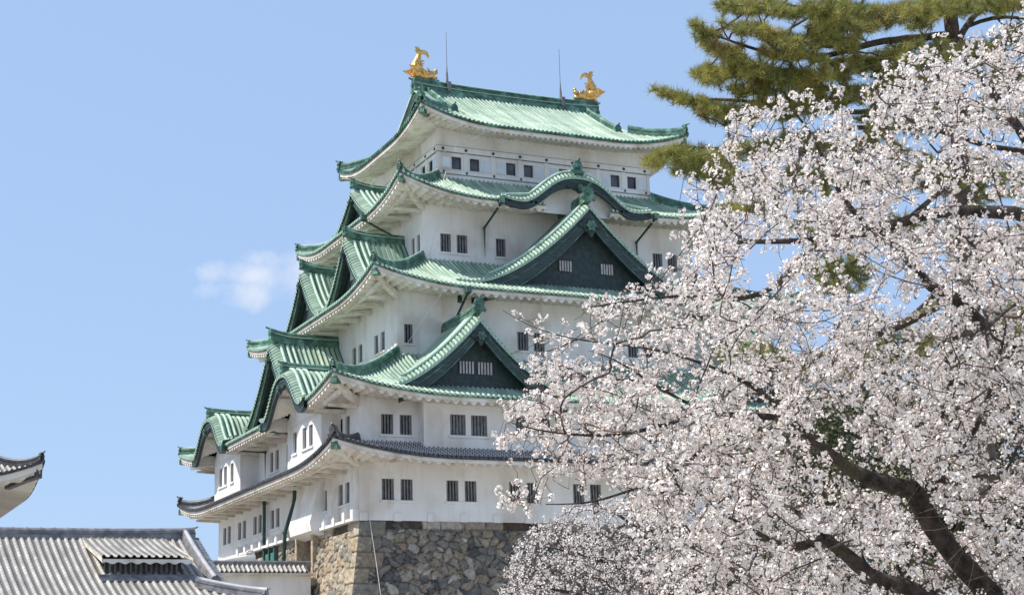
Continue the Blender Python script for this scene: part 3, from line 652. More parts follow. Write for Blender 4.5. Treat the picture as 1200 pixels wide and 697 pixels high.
# --- tiers of roof
def roof_tier(T, over, tmat, PTc=PT, cuts=None, skips=None, steps=10, qin=None, arms=True, fin=.55, hips=True, capmat='pale', hipmat='teal', hs=.9, zoff=-.46, amp=.22, rise=.16, hx=None, sheet_on=True):
    cuts = cuts or {}; skips = skips or {}
    nb = NB()
    for s in 'ESNW':
        sheet(nb, fr(s), T, s, PTc, .125, lambda l: np.full(l.shape, T.R if qin is None else qin), steps, cut=cuts.get(s))
    root = nb.build('roof', tmat, keep, smooth=True)
    c = NB()
    for s in 'ES': eave_caps(c, fr(s), T, s, PTc, .10, skips.get(s))
    c.build('tile_ends', capmat, root)
    d = NB()
    for s in 'ESNW': strip(d, fr(s), T, s, .02, .04, -.13, skips.get(s))
    d.build('eave_lip', hipmat if hipmat == 'teal' else 'darktile', root)
    e = NB()
    for s in 'ESNW':
        strip(e, fr(s), T, s, .12, -.12, -.34, skips.get(s))
        # underside of the fascia
        soffit(e, fr(s), T, s, over+.05, zoff+.12, rise, .60, amp, skips.get(s))
    e.build('eave', 'eave', root)
    if arms:
        a = NB()
        for s in 'S':
            f = fr(s); hl, oo = T.dims(s); wl = hl-over; ow = oo-over
            n = int(wl*2/2.12); 
            for i in range(n+1):
                l = -wl+.25+i*(2*wl-.5)/n
                if skips.get(s) and skips[s](l): continue
                z = T.ze+zoff+rise*(over*.6)-.32
                a.hexa(list(f(np.array([l-.13, l+.13, l+.13, l-.13]*2), np.array([ow-.05, ow-.05, ow+over*.7, ow+over*.7]*2), np.array([z-.10, z-.10, z-.02, z-.02, z+.16, z+.16, z+.12, z+.12])))); a.piece()
            for lo, hi in ((-wl-over*.6, wl+over*.6),):
                L_ = np.linspace(lo, hi, 60); lf = corner(L_, hl, T.L, T.lift)*.45
                z = T.ze+zoff+rise*(over*.42)-.10+lf; g_ = np.array([skips[s]((l0+l1)/2) if skips.get(s) else False for l0, l1 in zip(L_[:-1], L_[1:])]+[True]); pu = NB(); k0 = 0
                for k in range(60):
                    if g_[k]:
                        if k-k0 > 3: pu.sweep(f(L_[k0:k+1], np.full(k+1-k0, ow+over*.68), z[k0:k+1]), [(-.11, -.12), (-.11, .15), (.11, .15), (.11, -.12)]); pu.piece()
                        k0 = k+1
                if pu.done: pu.build('eave_purlin', 'eave', root)
        a.build('bracket_arm', 'eave', root)
    if hips:
        h = NB(); cp = NB(); hc = NB()
        for sx, sy in ((1, -1), (-1, -1), (1, 1), (-1, 1)):
            p = hip_path(T, sx, sy, min(T.R, qin or T.R)-.1); h.sweep(p, sec(hs)); hc.tube(p+[0, 0, .50*hs], .08*hs, 6); hc.piece(); finial(h, p[-1]+np.array([0, 0, .05]), (sx, sy), fin)
            # upper short ridge with its own end tile, and the horn at the eave tip
            z = float(T.z('E', T.ey, 0)); q = np.array([sx*(T.ex-.25), sy*(T.ey-.25), z-.55])
            d_ = np.array([sx, sy, 0])/math.sqrt(2)
            cp.sweep([q-d_*1.2, q-d_*.4, q+d_*.12], [(-.20, -.22), (-.20, .2), (.20, .2), (.20, -.22)])
            h.tube([q+d_*-.1+np.array([0, 0, .45]), q+d_*.22+np.array([0, 0, .56]), q+d_*.32+np.array([0, 0, .66])], [.10, .09, .05], 6); h.piece(); cp.piece()
        hc.build('ridge_cap', capmat, root, smooth=True); h.build('hip_ridge', hipmat, root, smooth=False); cp.build('corner_rafter_cap', 'teal', root)
        dr = NB()                                             # diagonal corner rafters
        for sx, sy in ((1, -1), (-1, -1), (1, 1)):
            z = float(T.z('E', T.ey, 0)); a0 = np.array([sx*(T.ex-over), sy*(T.ey-over), T.ze+zoff+rise*over-.25]); a1 = np.array([sx*(T.ex-.5), sy*(T.ey-.5), z-.62])
            dr.sweep([a0, (a0+a1)/2-np.array([0, 0, .12]), a1], [(-.16, -.2), (-.16, .2), (.16, .2), (.16, -.2)]); dr.piece()
        dr.build('corner_rafter', 'eave', root)
    return root

# second-storey projecting bays
bay = NB(); BW = []
def baybox(side, l0, l1, o0, o1, z0, z1, holes=()):
    f = fr(side); wallface(bay, f, o1, l0, l1, z0, z1, holes)
    for l in (l0, l1):
        k = bay.verts(np.vstack([f(l, o0, z0), f(l, o1, z0), f(l, o1, z1), f(l, o0, z1)])); bay.Q.append(np.array([[k, k+1, k+2, k+3]]))
    bay.piece()
bz = (17.42, 18.70)
hE = [(-12.35, -11.3), (-10.95, -9.85), (-7.9, -6.9), (-6.5, -5.5), (12.35-1.05, 12.35), (9.85, 10.95), (6.9, 7.9), (5.5, 6.5), (-2.6, -1.6), (1.6, 2.6)]
baybox('E', -14.1, 14.1, 15.9, 16.75, 16.2, 20.1, [(a, b, *bz) for a, b in hE])
hS = {}
for c in (9.1, -9.1):
    hh = [(c-2.35, c-1.55), (c-.35, c+.45), (c+.95, c+1.75)]; hh = [(a, b) for a, b in hh] if c > 0 else [(c-2.2, c-1.4), (c-.9, c-.1), (c+.9, c+1.7)]
    hS[c] = hh; baybox('S', c-3.5, c+3.5, 18.0, 19.25, 15.9, 19.75, [(a, b, 17.4, 18.75) for a, b in hh])
bw = bay.build('bay_wall', 'plaster', keep)
for a, b in hE: window(keep, fr('E'), 16.75, a, b, *bz, bars=6)
sills('E', 16.75, hE, bz[0], bw)
for c in hS:
    for a, b in hS[c]: window(keep, fr('S'), 19.25, a, b, 17.4, 18.75, bars=4)
    sills('S', 19.25, hS[c], 17.4, bw)

r1 = roof_tier(T1, 2.6, 'greytile', PTc=.30, capmat='darktile', hipmat='darktile', hs=.8, fin=.6, zoff=-.40)
# kara gable profiles that cut the second and fourth roofs
KW2 = 4.5; kp2 = kara_prof(22.0, 19.70, KW2, s=.84); KW4 = 5.7; kp4 = kara_prof(36.75, 34.72, KW4, s=.76)
def cutS2(l, o, z):
    out = np.zeros(l.shape, bool)
    for c in (9.1, -9.1): out |= (np.abs(l-c) < KW2*.80) & (kp2(l-c) > z-.02) & (o > 17.3)
    return out
skS2 = lambda l: min(abs(l-9.1), abs(l+9.1)) < 3.55
skE4 = lambda l: abs(l) < KW4*.45
cutE4 = lambda l, o, z: (np.abs(l) < KW4*.93) & (kp4(l) > z-.02) & (o > 8.6)
r2 = roof_tier(T2, 2.6, 'copper', cuts={'S': cutS2}, skips={'S': skS2})
r3 = roof_tier(T3, 2.6, 'copper')
r4 = roof_tier(T4, 2.8, 'copper', cuts={'E': cutE4}, skips={'E': skE4})

# east gables on the second roof, the great one on the third
for c in (-10.5, 10.5):
    gable(keep, T2, 'E', c, 17.55, 11.6, tri_prof(24.6, 19.9, 7.0, 1.72), 7.0, None, None, depth=.95, bh=.85, windows=[(-1.15, -.1, 21.3, 22.1, 5), (.1, 1.15, 21.3, 22.1, 5)], wallmat='lattice', gegyo=.85, fs=.75, ridge_s=.85)
gable(keep, T3, 'E', 0, 12.9, 8.4, tri_prof(34.2, 28.1, 9.9, 1.75), 9.9, None, None, depth=.95, bh=1.1, windows=[(-2.1, -1.1, 29.75, 30.5, 5), (1.1, 2.1, 29.75, 30.5, 5)], wallmat='lattice', gegyo=1.15, fs=.85)
gable(keep, T4, 'E', 0, 11.45, 6.3, kp4, KW4, None, None, cu=.42, kara=True, wallmat='plaster', depth=.9, bh=.66, gegyo=.8, fs=.8, ridge_s=.8, zbase=34.3, wave=1, verge=.7, lift_ridge=.15)
# south gables
gable(keep, T4, 'S', -.1, 12.75, 8.45, tri_prof(37.6, 35.1, 4.05, 1.45), 4.05, None, None, cu=.35, depth=.7, bh=.5, wallmat='lattice', gegyo=.55, fs=.6, ridge_s=.75, verge=.8)
for c in (-4.8, 4.9):
    gable(keep, T3, 'S', c, 15.1, 10.5, tri_prof(32.4, 28.4, 4.35, 1.5), 4.35, None, None, cu=.4, depth=.8, bh=.6, wallmat='lattice', gegyo=.7, fs=.6, ridge_s=.8, verge=.85, windows=[(-.6, .6, 29.9, 30.6, 4)])
gable(keep, T2, 'S', 0, 18.9, 13.75, tri_prof(25.8, 20.7, 6.2, 1.5), 6.2, None, None, cu=.45, depth=.8, bh=.75, wallmat='lattice', gegyo=.85, fs=.7, ridge_s=1.0, verge=.9, windows=[(-.7, .7, 22.6, 23.5, 5)])
for c in (9.1, -9.1):
    gable(keep, T2, 'S', c, 20.85, 15.0, kp2, KW2, None, None, cu=.3, kara=True, wallmat='plaster', depth=1.55, bh=.74, gegyo=.75, fs=.6, ridge_s=.9, zbase=19.2, wave=1, verge=.7, lift_ridge=.12)
    f = fr('S')
    for dx in (-1.7, -.85, 0, .85, 1.7):
        nb = NB(); zt = float(kp2(np.array([dx]))[0])-.5; nb.extr([f(c+dx-.11, 19.28, zt-1.25), f(c+dx-.11, 19.28, zt), f(c+dx-.11, 20.35, zt), f(c+dx-.11, 20.1, zt-.35), f(c+dx-.11, 19.6, zt-.6)], f(.22, 0, 0)-f(0, 0, 0)); nb.build('arch_bracket', 'soffit', keep)
    nb = NB(); nb.box(*_bx(f, c-4.3, c+4.3, 17.95, 19.33, 19.22, 19.30)); nb.build('arch_soffit', 'soffit', keep)
    for dx in (-3.6, 3.6): nb = NB(); nb.box(*_bx(f, c+dx-.03, c+dx+.03, 19.2, 20.48, 19.05, 19.93)); nb.build('arch_cheek', 'soffit', keep)

# --- top roof: hip-and-gable
VG = 7.7                                                     # verge of the gable
nb = NB()
for s in 'EW':
    f = fr(s); n = int(10.9/PT)+1; offs = np.array([-.3, -.2, -.07, .07, .2, .3, .5]); l = (np.arange(-n, n)[:, None]+offs).reshape(-1)*PT
    prof = np.tile(np.where(np.abs(offs) < .26, .10*np.sqrt(np.clip(1-(offs/.26)**2, 0, 1)), 0), 2*n)
    for lo, hi, full in ((-VG, VG, True), (-10.8, -VG, False), (VG, 10.8, False)):
        k = (l > lo) & (l < hi); ll = np.concatenate([[lo], l[k], [hi]]); pp = np.concatenate([[0], prof[k], [0]])
        qm = np.full(ll.shape, 8.75) if full else np.clip(10.8-np.abs(ll), .001, None)
        q = qm[:, None]*np.linspace(0, 1, 17 if full else 7)[None]; L2 = np.repeat(ll[:, None], q.shape[1], 1)
        nb.grid(f(L2, 8.75-q, T5.z(s, L2, q)+pp[:, None]), None, np.stack([L2/PT, q], -1))
for s in 'SN': sheet(nb, fr(s), T5, s, PT, .10, lambda l: np.full(l.shape, 4.6), 8)
r5 = nb.build('roof', 'copper', keep, smooth=True)
c = NB(); d = NB(); e = NB()
for s in 'ES': eave_caps(c, fr(s), T5, s, PT, .10)
for s in 'ESNW': strip(d, fr(s), T5, s, .02, .04, -.13); strip(e, fr(s), T5, s, .12, -.12, -.40); soffit(e, fr(s), T5, s, 2.45, -.34, .2, .42, .18)
c.build('tile_ends', 'teal', r5); d.build('eave_lip', 'teal', r5); e.build('eave', 'eave', r5)
h = NB(); cp = NB(); an = NB()
for sx, sy in ((1, -1), (-1, -1), (1, 1), (-1, 1)):
    p = hip_path(T5, sx, sy, 3.3); h.sweep(p, sec(.95)); finial(h, p[-1]+np.array([0, 0, .05]), (sx, sy), .7)
    z = float(T5.z('E', 10.8, 0)); q = np.array([sx*8.5, sy*10.55, z-.6]); d_ = np.array([sx, sy, 0])/math.sqrt(2)
    cp.sweep([q-d_*1.2, q-d_*.4, q+d_*.1], [(-.22, -.24), (-.22, .22), (.22, .22), (.22, -.24)])
    h.tube([q+np.array([0, 0, .5]), q+d_*.22+np.array([0, 0, .60]), q+d_*.32+np.array([0, 0, .70])], [.10, .09, .05], 6); h.piece(); cp.piece()
    # descending ridge of the gable
    oo = np.linspace(.3, 5.3, 16); zz = T5.z('E', 0, 8.75-oo)+.12
    h.sweep(np.stack([sx*oo, np.full(16, sy*(VG-1.0)), zz], 1), sec(.75)); finial(h, (sx*5.35, sy*(VG-1.0), zz[-1]+.02), (sx, 0), .6); h.piece()
h.build('hip_ridge', 'teal', r5); cp.build('corner_rafter_cap', 'teal', r5)
gp5 = lambda w: T5.z('E', 0, 8.75-np.abs(w))
v = NB(); W5 = 5.6; wv = np.arange(-W5, W5, .05); ph = (wv/.30) % 1; bv = np.where(ph < .62, .085*np.sin(math.pi*ph/.62), 0)
for s in 'SN':
    f = fr(s)
    v.grid(f(wv[:, None]+np.zeros((1, 3)), np.array([[VG-.75, VG-.3, VG+.06]]), (gp5(wv)+bv+.06)[:, None]+np.zeros((1, 3))), None, np.stack([(wv/.3-.31)[:, None]+np.zeros((1, 3)), np.zeros((len(wv), 3))+.6], -1))
    v.grid(f(wv[:, None]+np.zeros((1, 2)), VG+.06, np.stack([gp5(wv)+bv+.06, gp5(wv)-.1], 1)), None, np.zeros((len(wv), 2, 2))+.6); v.piece()
v.build('verge_tiles', 'pale', r5, smooth=True)
b = NB(); w_ = NB(); m_ = NB()
for s in 'SN':
    f = fr(s); ww = np.linspace(-W5, W5, 61); zb = gp5(ww)-.12; lo_ = zb-.75
    for fo in (VG-.05, VG-.25): b.grid(f(ww[:, None]+np.zeros((1, 2)), fo, np.stack([zb, lo_], 1)))
    b.grid(f(ww[:, None]+np.zeros((1, 2)), np.array([[VG-.05, VG-.25]]), np.stack([lo_, lo_], 1)))
    for dz0 in (.28, .68): m_.grid(f(ww[:, None]+np.zeros((1, 2)), VG-.02, np.stack([zb-dz0, zb-dz0-.08], 1)))
    u = np.linspace(-W5, W5, 61); w_.grid(f(u[:, None]+np.zeros((1, 2)), VG-.85, np.stack([np.full(61, 42.6), gp5(u)-.2], 1)))
    b.grid(f(u[:, None]+np.zeros((1, 2)), np.array([[VG-.25, VG-.86]]), np.stack([gp5(u)-.3, gp5(u)-.3], 1))); b.piece(); w_.piece(); m_.piece()
b.build('barge_board', 'dark', r5); w_.build('gable_wall', 'lattice', r5); m_.build('barge_moulding', 'teal', r5)
r = NB(); yy = np.linspace(-VG-.05, VG+.05, 31); zr = 46.15+.20*(np.abs(yy)/VG)**3
SEC5 = [(-.42, -.35), (-.42, .10), (-.34, .10), (-.34, .28), (-.40, .28), (-.40, .36), (-.30, .36), (-.30, .62), (-.38, .62), (-.38, .70), (-.24, .70), (-.18, .80), (-.08, .86), (.08, .86), (.18, .80), (.24, .70), (.38, .70), (.38, .62), (.30, .62), (.30, .36), (.40, .36), (.40, .28), (.34, .28), (.34, .10), (.42, .10), (.42, -.35)]
r.sweep(np.stack([0*yy, yy, zr], 1), SEC5); finial(r, (0, -VG-.1, 46.3), (0, -1), .85); finial(r, (0, VG+.1, 46.3), (0, 1), .85)
for y in np.linspace(-6.3, 6.3, 13): r.box((.30, y-.13, 46.56), (.345, y+.13, 46.70))
r.build('main_ridge', 'teal', r5)
for dx, dz_, rr in ((.40, .33, .035), (.31, .66, .03), (.0, .84, .07)):
    rc = NB(); rc.tube(np.stack([0*yy+dx, yy, zr+dz_], 1), rr, 5); rc.build('ridge_cap', 'pale', r5, smooth=True)

# --- golden fish
def goldfish(sy):
    """sy = -1 at the south end; the head points to the middle of the ridge, the tail stands up"""
    root = NB(); y0 = sy*(VG-.55); z0 = 47.15; S_ = .84
    P = lambda a, z, x=0.: np.array([x*S_, y0+sy*a*S_, z0+z*S_])       # a > 0 towards the end of the ridge
    path = np.array([P(-1.25, .42), P(-.95, .42), P(-.55, .34), P(-.1, .34), P(.28, .52), P(.46, .9), P(.44, 1.3), P(.30, 1.7), P(.16, 2.05), P(.12, 2.3)])
    rad = [.30, .42, .48, .50, .52, .50, .42, .33, .26, .18]
    t = np.linspace(0, 9, 40); pp = np.stack([np.interp(t, np.arange(10), path[:, i]) for i in range(3)], 1)
    for _ in range(3): pp[1:-1] = (pp[:-2]+2*pp[1:-1]+pp[2:])/4
    rr = S_*np.interp(t, np.arange(10), rad)*(1+.07*np.sin(t*9)); root.tube(pp, rr, 12)
    body = root.build('golden_fish', 'gold', keep, smooth=True)
    fn = NB(); hd = NB()
    def fin(pts, th=.07):
        for sx in (0,): fn.extr([P(a, z, -th/2) for a, z in pts], (th, 0, 0))
    # forked fan tail
    fin([(.0, 2.1), (-.05, 2.3), (-.30, 2.42), (-.62, 2.30), (-.80, 2.02), (-.86, 2.25), (-.72, 2.62), (-.42, 2.78), (-.20, 2.80), (-.02, 2.72), (.10, 2.95), (.30, 3.02), (.52, 2.98), (.42, 2.78), (.52, 2.62), (.36, 2.52), (.30, 2.3), (.26, 2.1)], .10)
    for i in range(7):                                        # spines down the back
        s_ = 10+i*3.6; k = int(s_); c_ = pp[k]; tn = pp[k+1]-pp[k-1]; tn /= np.linalg.norm(tn); nrm = np.array([0, tn[2], -tn[1]])*(1 if sy < 0 else -1)
        nrm = nrm if (nrm[1]*sy > 0 or nrm[2] < 0) else -nrm
        a = c_+nrm*rr[k]*.9; fn.extr([a-tn*.16+[-.04, 0, 0], a+tn*.16+[-.04, 0, 0], a+nrm*.32+tn*.22+[-.04, 0, 0]], (.08, 0, 0))
    for sx in (-1, 1):                                        # side fins sweeping up and out
        b_ = P(.05, .45, sx*.36); fn.extr([b_, b_+np.array([sx*.15, sy*.55, -.05]), b_+np.array([sx*.35, sy*1.15, .35]), b_+np.array([sx*.3, sy*.75, .42]), b_+np.array([sx*.32, sy*.5, .6]), b_+np.array([sx*.1, sy*.1, .38])], (sx*.06, 0, 0))
        b_ = P(-.6, .40, sx*.36); fn.extr([b_, b_+np.array([sx*.2, sy*.45, -.18]), b_+np.array([sx*.38, sy*.6, .1]), b_+np.array([sx*.1, sy*.1, .25])], (sx*.05, 0, 0))
        hd.ball(P(-1.02, .66, sx*.22), .13); hd.tube([P(-.8, .7, sx*.22), P(-.65, .95, sx*.28), P(-.5, 1.0, sx*.3)], [.09, .06, .02], 5)
    # open jaws and brow
    hd.hexa([P(-1.15, .40, -.24), P(-1.15, .40, .24), P(-1.62, .66, .18), P(-1.62, .66, -.18), P(-1.1, .72, -.24), P(-1.1, .72, .24), P(-1.55, .92, .15), P(-1.55, .92, -.15)])
    hd.hexa([P(-1.0, .08, -.26), P(-1.0, .08, .26), P(-1.55, .14, .18), P(-1.55, .14, -.18), P(-1.05, .34, -.24), P(-1.05, .34, .24), P(-1.6, .30, .15), P(-1.6, .30, -.15)])
    hd.ball(P(-1.5, .98), .15, sc=(1.1, 1, .8))
    fn.build('fins', 'gold', body); hd.build('head', 'gold', body, smooth=True)
    pl = NB(); pl.box(P(-1.7, -.22, -.3) if sy < 0 else P(.4, -.22, -.3), P(.4, .02, .3) if sy < 0 else P(-1.7, .02, .3)); pl.build('pedestal', 'teal', body)
goldfish(-1); goldfish(1)
for y in (-4.98, 4.64):
    nb = NB(); nb.tube([(0, y, 47.0), (0, y, 48.0)], [.13, .07], 8); nb.tube([(0, y, 48.0), (0, y, 48.5)], [.06, .03], 8); nb.tube([(0, y, 48.5), (0, y, 51.2)], [.026, .018], 5)
    nb.box((-.5, y-.14, 46.3), (.5, y+.14, 47.05)); nb.build('lightning_rod', 'bars', keep)

# ishi-otoshi: flared drop above the doorway, base teeth
nb = NB(); xa, xb = 4.9, 9.3
P0 = lambda x, y, z: (x, y, z)
prof_ = [(-17.9, 16.2), (-18.05, 16.2), (-18.95, 12.75), (-18.85, 12.2), (-17.9, 11.9)]
nb.extr([(xa, y, z) for y, z in prof_], (xb-xa, 0, 0)); nb.build('stone_drop_bay', 'plaster', keep)
nb = NB()
for i in range(17):
    y = -17.75+i*2.19; nb.box((15.88, y-.24, 12.17), (15.99, y+.24, 12.66)); nb.piece()
for x in [15.62, 14.1, 12.2, 10.3, 2.1, .2, -1.7, -3.6, -5.5, -7.4, -9.3]: nb.box((x-.24, -18.42, 12.17), (x+.24, -17.9, 12.85)); nb.piece()
nb.build('base_block', 'plaster', keep)
for x0, x1 in ((-15.9, 3.0), (9.4, 15.9)): nb = NB(); nb.box((x0, -18.36, 12.19), (x1, -17.95, 12.36)); nb.build('base_course', 'plaster', keep)

# downpipes
def pipe(pts, r=.085):
    nb = NB(); nb.tube(pts, r, 7)
    for p in pts[1:-1]: nb.ball(p, r*1.35)
    nb.ball(pts[0], r*1.9, sc=(1, 1.2, 1)); o = nb.build('downpipe', 'pipe', keep)
    hp = NB(); p = np.array(pts[0]); hp.box(p-[.16, .18, .02], p+[.16, .18, .38]); hp.build('rain_head', 'teal', o)
pipe([(11.45, -6.0, 34.35), (8.72, -6.1, 33.3), (8.72, -6.1, 30.9)]); pipe([(11.45, 6.0, 34.35), (8.72, 5.9, 33.3), (8.72, 5.9, 30.9)])
pipe([(14.4, -9.9, 27.15), (11.87, -9.7, 26.0), (11.87, -9.7, 23.4)])
pipe([(4.6, -13.5, 34.3), (4.2, -12.0, 33.8), (4.9, -10.8, 33.0), (4.9, -10.8, 30.9)], .08)
pipe([(-4.9, -20.7, 19.3), (-3.0, -18.2, 18.9), (-3.0, -18.2, 16.6)]); pipe([(-3.0, -18.25, 15.9), (-3.0, -18.25, 11.5)], .12)
pipe([(4.6, -20.7, 19.2), (5.4, -18.3, 18.9), (5.45, -18.2, 18.2)]); pipe([(4.2, -18.3, 15.9), (4.2, -18.35, 14.6), (3.9, -18.9, 12.6), (3.9, -19.0, 9.8)], .13)
pipe([(-7.2, -16.5, 27.2), (-7.2, -14.0, 26.6), (-7.2, -14.0, 23.8)], .08)
nb = NB()
for pts in ([(8.9, -5.6, 40.4), (6.5, -8.2, 39.2), (6.5, -7.9, 38.0), (9.5, -9.5, 36.0), (11.2, -10.2, 34.4), (8.65, -10.2, 31.0), (8.7, -10.4, 30.9)], [(14.1, -11.6, 27.1), (11.75, -13.2, 24.0), (11.75, -13.0, 23.4)], [(18.4, -17.0, 15.4), (16.1, -17.3, 13.5), (16.0, -17.4, 12.3), (16.6, -17.2, 9.5), (17.6, -17.1, 6.0), (19.0, -17.1, 0.5)]):
    nb.tube(pts, .02, 5); nb.piece()
nb.build('lightning_conductor', 'cable', keep)

# ================================================================== BRIDGE WALL WITH TILED COPING
def coping(root, y0, y1, x, zt, hw=.75, drop=.5, n=None, name='coping'):
    nb = NB(); pt = .30; n = int((y1-y0)/pt)
    for sx in (1, -1):
        offs = np.array([-.3, -.2, -.07, .07, .2, .3, .5]); l = (np.arange(n)[:, None]+offs).reshape(-1)*pt+y0
        pr = np.tile(np.where(np.abs(offs) < .26, .09*np.sqrt(np.clip(1-(offs/.26)**2, 0, 1)), 0), n)
        t = np.linspace(0, 1, 5); L, Tt = np.meshgrid(l, t, indexing='ij')
        nb.grid(np.stack([x+sx*(.12+Tt*hw), L, zt-Tt*drop-.05*np.sin(math.pi*Tt)+pr[:, None]], -1), None, np.stack([L/pt, Tt*hw], -1))
    o = nb.build(name, 'kawara', root, smooth=True)
    r = NB(); r.sweep([(x, y0-.05, zt), (x, (y0+y1)/2, zt), (x, y1+.02, zt)], [(-.17, -.1), (-.17, .1), (-.13, .1), (-.13, .18), (-.07, .26), (.07, .26), (.13, .18), (.13, .1), (.17, .1), (.17, -.1)])
    r.build('coping_ridge', 'kawara_trim', o)
    e = NB()
    for sx in (1, -1): e.box((x+sx*hw*1.0-.05, y0+.02, zt-drop-.16), (x+sx*hw*1.0+.05, y1-.02, zt-drop-.03))
    e.box((x-hw+.06, y0+.02, zt-drop-.2), (x+hw-.06, y1-.02, zt-drop-.1)); e.build('coping_eave', 'eave', o)
    c = NB(); th = np.arange(7)*2*math.pi/7
    for k in range(n):
        for sx in (1,): c.extr(np.stack([np.full(7, x+sx*(.12+hw)), y0+k*pt+.09*np.cos(th), zt-drop+.02+.09*np.sin(th)], -1), (.05, 0, 0))
    c.build('tile_ends', 'darktile', o)
bwall = thing('plastered_wall', 'low white plastered bridge wall with grey tiled coping running up to the stone base', 'wall', (9.2, -30, 0))
nb = NB(); nb.box((8.9, -33.5, 0), (9.5, -18.95, 9.6)); nb.build('wall', 'plaster', bwall)
coping(bwall, -33.5, -18.9, 9.2, 10.05)
bw2 = thing('plastered_wall', 'far white bridge wall with curved top seen over the tiled coping', 'wall', (2.0, -30, 0))
nb = NB(); nb.box((1.7, -33.5, 0), (2.3, -20.0, 10.4)); nb.tube([(2.6, -24.2, 10.3), (2.6, -22.4, 10.75), (2.6, -20.6, 11.1)], .28, 10)
nb.tube([(2.7, -20.9+.35*math.cos(a), 10.9+.62*math.sin(a)) for a in np.linspace(0, math.pi, 9)], .07, 6); nb.build('wall', 'plaster', bw2)
bd = NB(); bd.box((2.3, -33.4, 8.8), (8.9, -18.2, 9.3)); o = bd.build('bridge_deck', 'ground'); o['kind'] = 'structure'
gt = thing('bridge_gate', 'small green panelled metal gate at the foot of the keep behind the tiled coping', 'gate', (3.6, -19.6, 9.3))
nb = NB(); nb.box((2.0, -19.7, 9.3), (4.4, -19.6, 11.3)); nb.build('panel', 'gate', gt)
nb = NB()
for x in (2.0, 3.2, 4.4): nb.box((x-.09, -19.8, 9.3), (x+.09, -19.5, 11.6)); nb.box((x-.15, -19.86, 11.6), (x+.15, -19.44, 11.68)); nb.piece()
nb.build('post', 'pipe', gt)

# ================================================================== SMALL KEEP (left edge)
sk = thing('corner_turret', 'white turret with grey tiled upturned eave cut by the left edge of the picture', 'turret', (-2.4, -45.8, 0))
CK = (-2.4, -45.85)
TK = Tier(10.6, 10.6, 15.05, 3.4, 1.9, 1.25, 6.0, k=.2)
def at_(f): return lambda l, o, z: f(l, o, z)+np.array([CK[0], CK[1], 0])
nb = NB()
for s in 'ESNW': sheet(nb, at_(fr(s)), TK, s, .30, .10, lambda l: np.full(l.shape, 3.4), 8)
rk = nb.build('roof', 'kawara', sk, smooth=True)
c = NB(); d = NB(); e = NB()
for s in 'EN':
    f_ = at_(fr(s)); hl, oo = TK.dims(s); th = np.arange(7)*2*math.pi/7
    for k in range(-34, 35):
        l = k*.30; z = TK.z(s, l, 0)+.02; c.extr(f_(l+.1*np.cos(th), np.full(7, oo), z+.1*np.sin(th)), f_(0, .06, 0)-f_(0, 0, 0))
for s in 'ESNW':
    strip(d, at_(fr(s)), TK, s, .02, .04, -.13); strip(e, at_(fr(s)), TK, s, .10, -.12, -.50); soffit(e, at_(fr(s)), TK, s, 2.2, -.48, .2, .85, .14, o_in=.2)
c.build('tile_ends', 'darktile', rk); d.build('eave_lip', 'darktile', rk); e.build('eave', 'soffit', rk)
h = NB()
for sx, sy in ((1, 1), (1, -1), (-1, 1), (-1, -1)):
    p = hip_path(TK, sx, sy, 3.3, c=CK); h.sweep(p, sec(.7)); finial(h, p[-1], (sx, sy), .5)
    z = float(TK.z('E', 10.6, 0)); q = np.array([CK[0]+sx*10.3, CK[1]+sy*10.3, z-.75]); d_ = np.array([sx, sy, 0])/math.sqrt(2)
    h.sweep([q-d_*2.2-np.array([0, 0, .55]), q-d_*.9-np.array([0, 0, .2]), q+d_*.1], [(-.25, -.3), (-.25, .2), (.25, .2), (.25, -.3)]); h.piece()
h.build('hip_ridge', 'darktile', rk)
nb = NB(); nb.box((CK[0]-8.4, CK[1]-8.4, 6.5), (CK[0]+8.4, CK[1]+8.4, 15.4)); nb.box((CK[0]-6.6, CK[1]-6.6, 15.4), (CK[0]+6.6, CK[1]+6.6, 19.5)); nb.build('wall', 'plaster', sk)
nb = NB(); TK2 = Tier(7.6, 7.6, 19.4, 7.6, 3.9, .7, 4.0)
for s in 'ESNW': sheet(nb, at_(fr(s)), TK2, s, .30, .10, lambda l: np.full(l.shape, 7.5), 8)
nb.build('upper_roof', 'kawara', sk, smooth=True)
nb = NB(); n_ = 24
for s in 'ESNW':
    f_ = at_(fr(s)); nb.grid(f_(np.linspace(-1, 1, 12)[:, None]*np.array([[10.0, 8.5]]), np.array([[10.0, 8.5]]), np.array([[0, 6.5]])+np.zeros((12, 1))))
tot_ = sum(len(v) for v in nb.V); nb.build('stone_footing', 'stone', sk, tone=np.tile([.33, .30, .25, 1], (tot_, 1)))

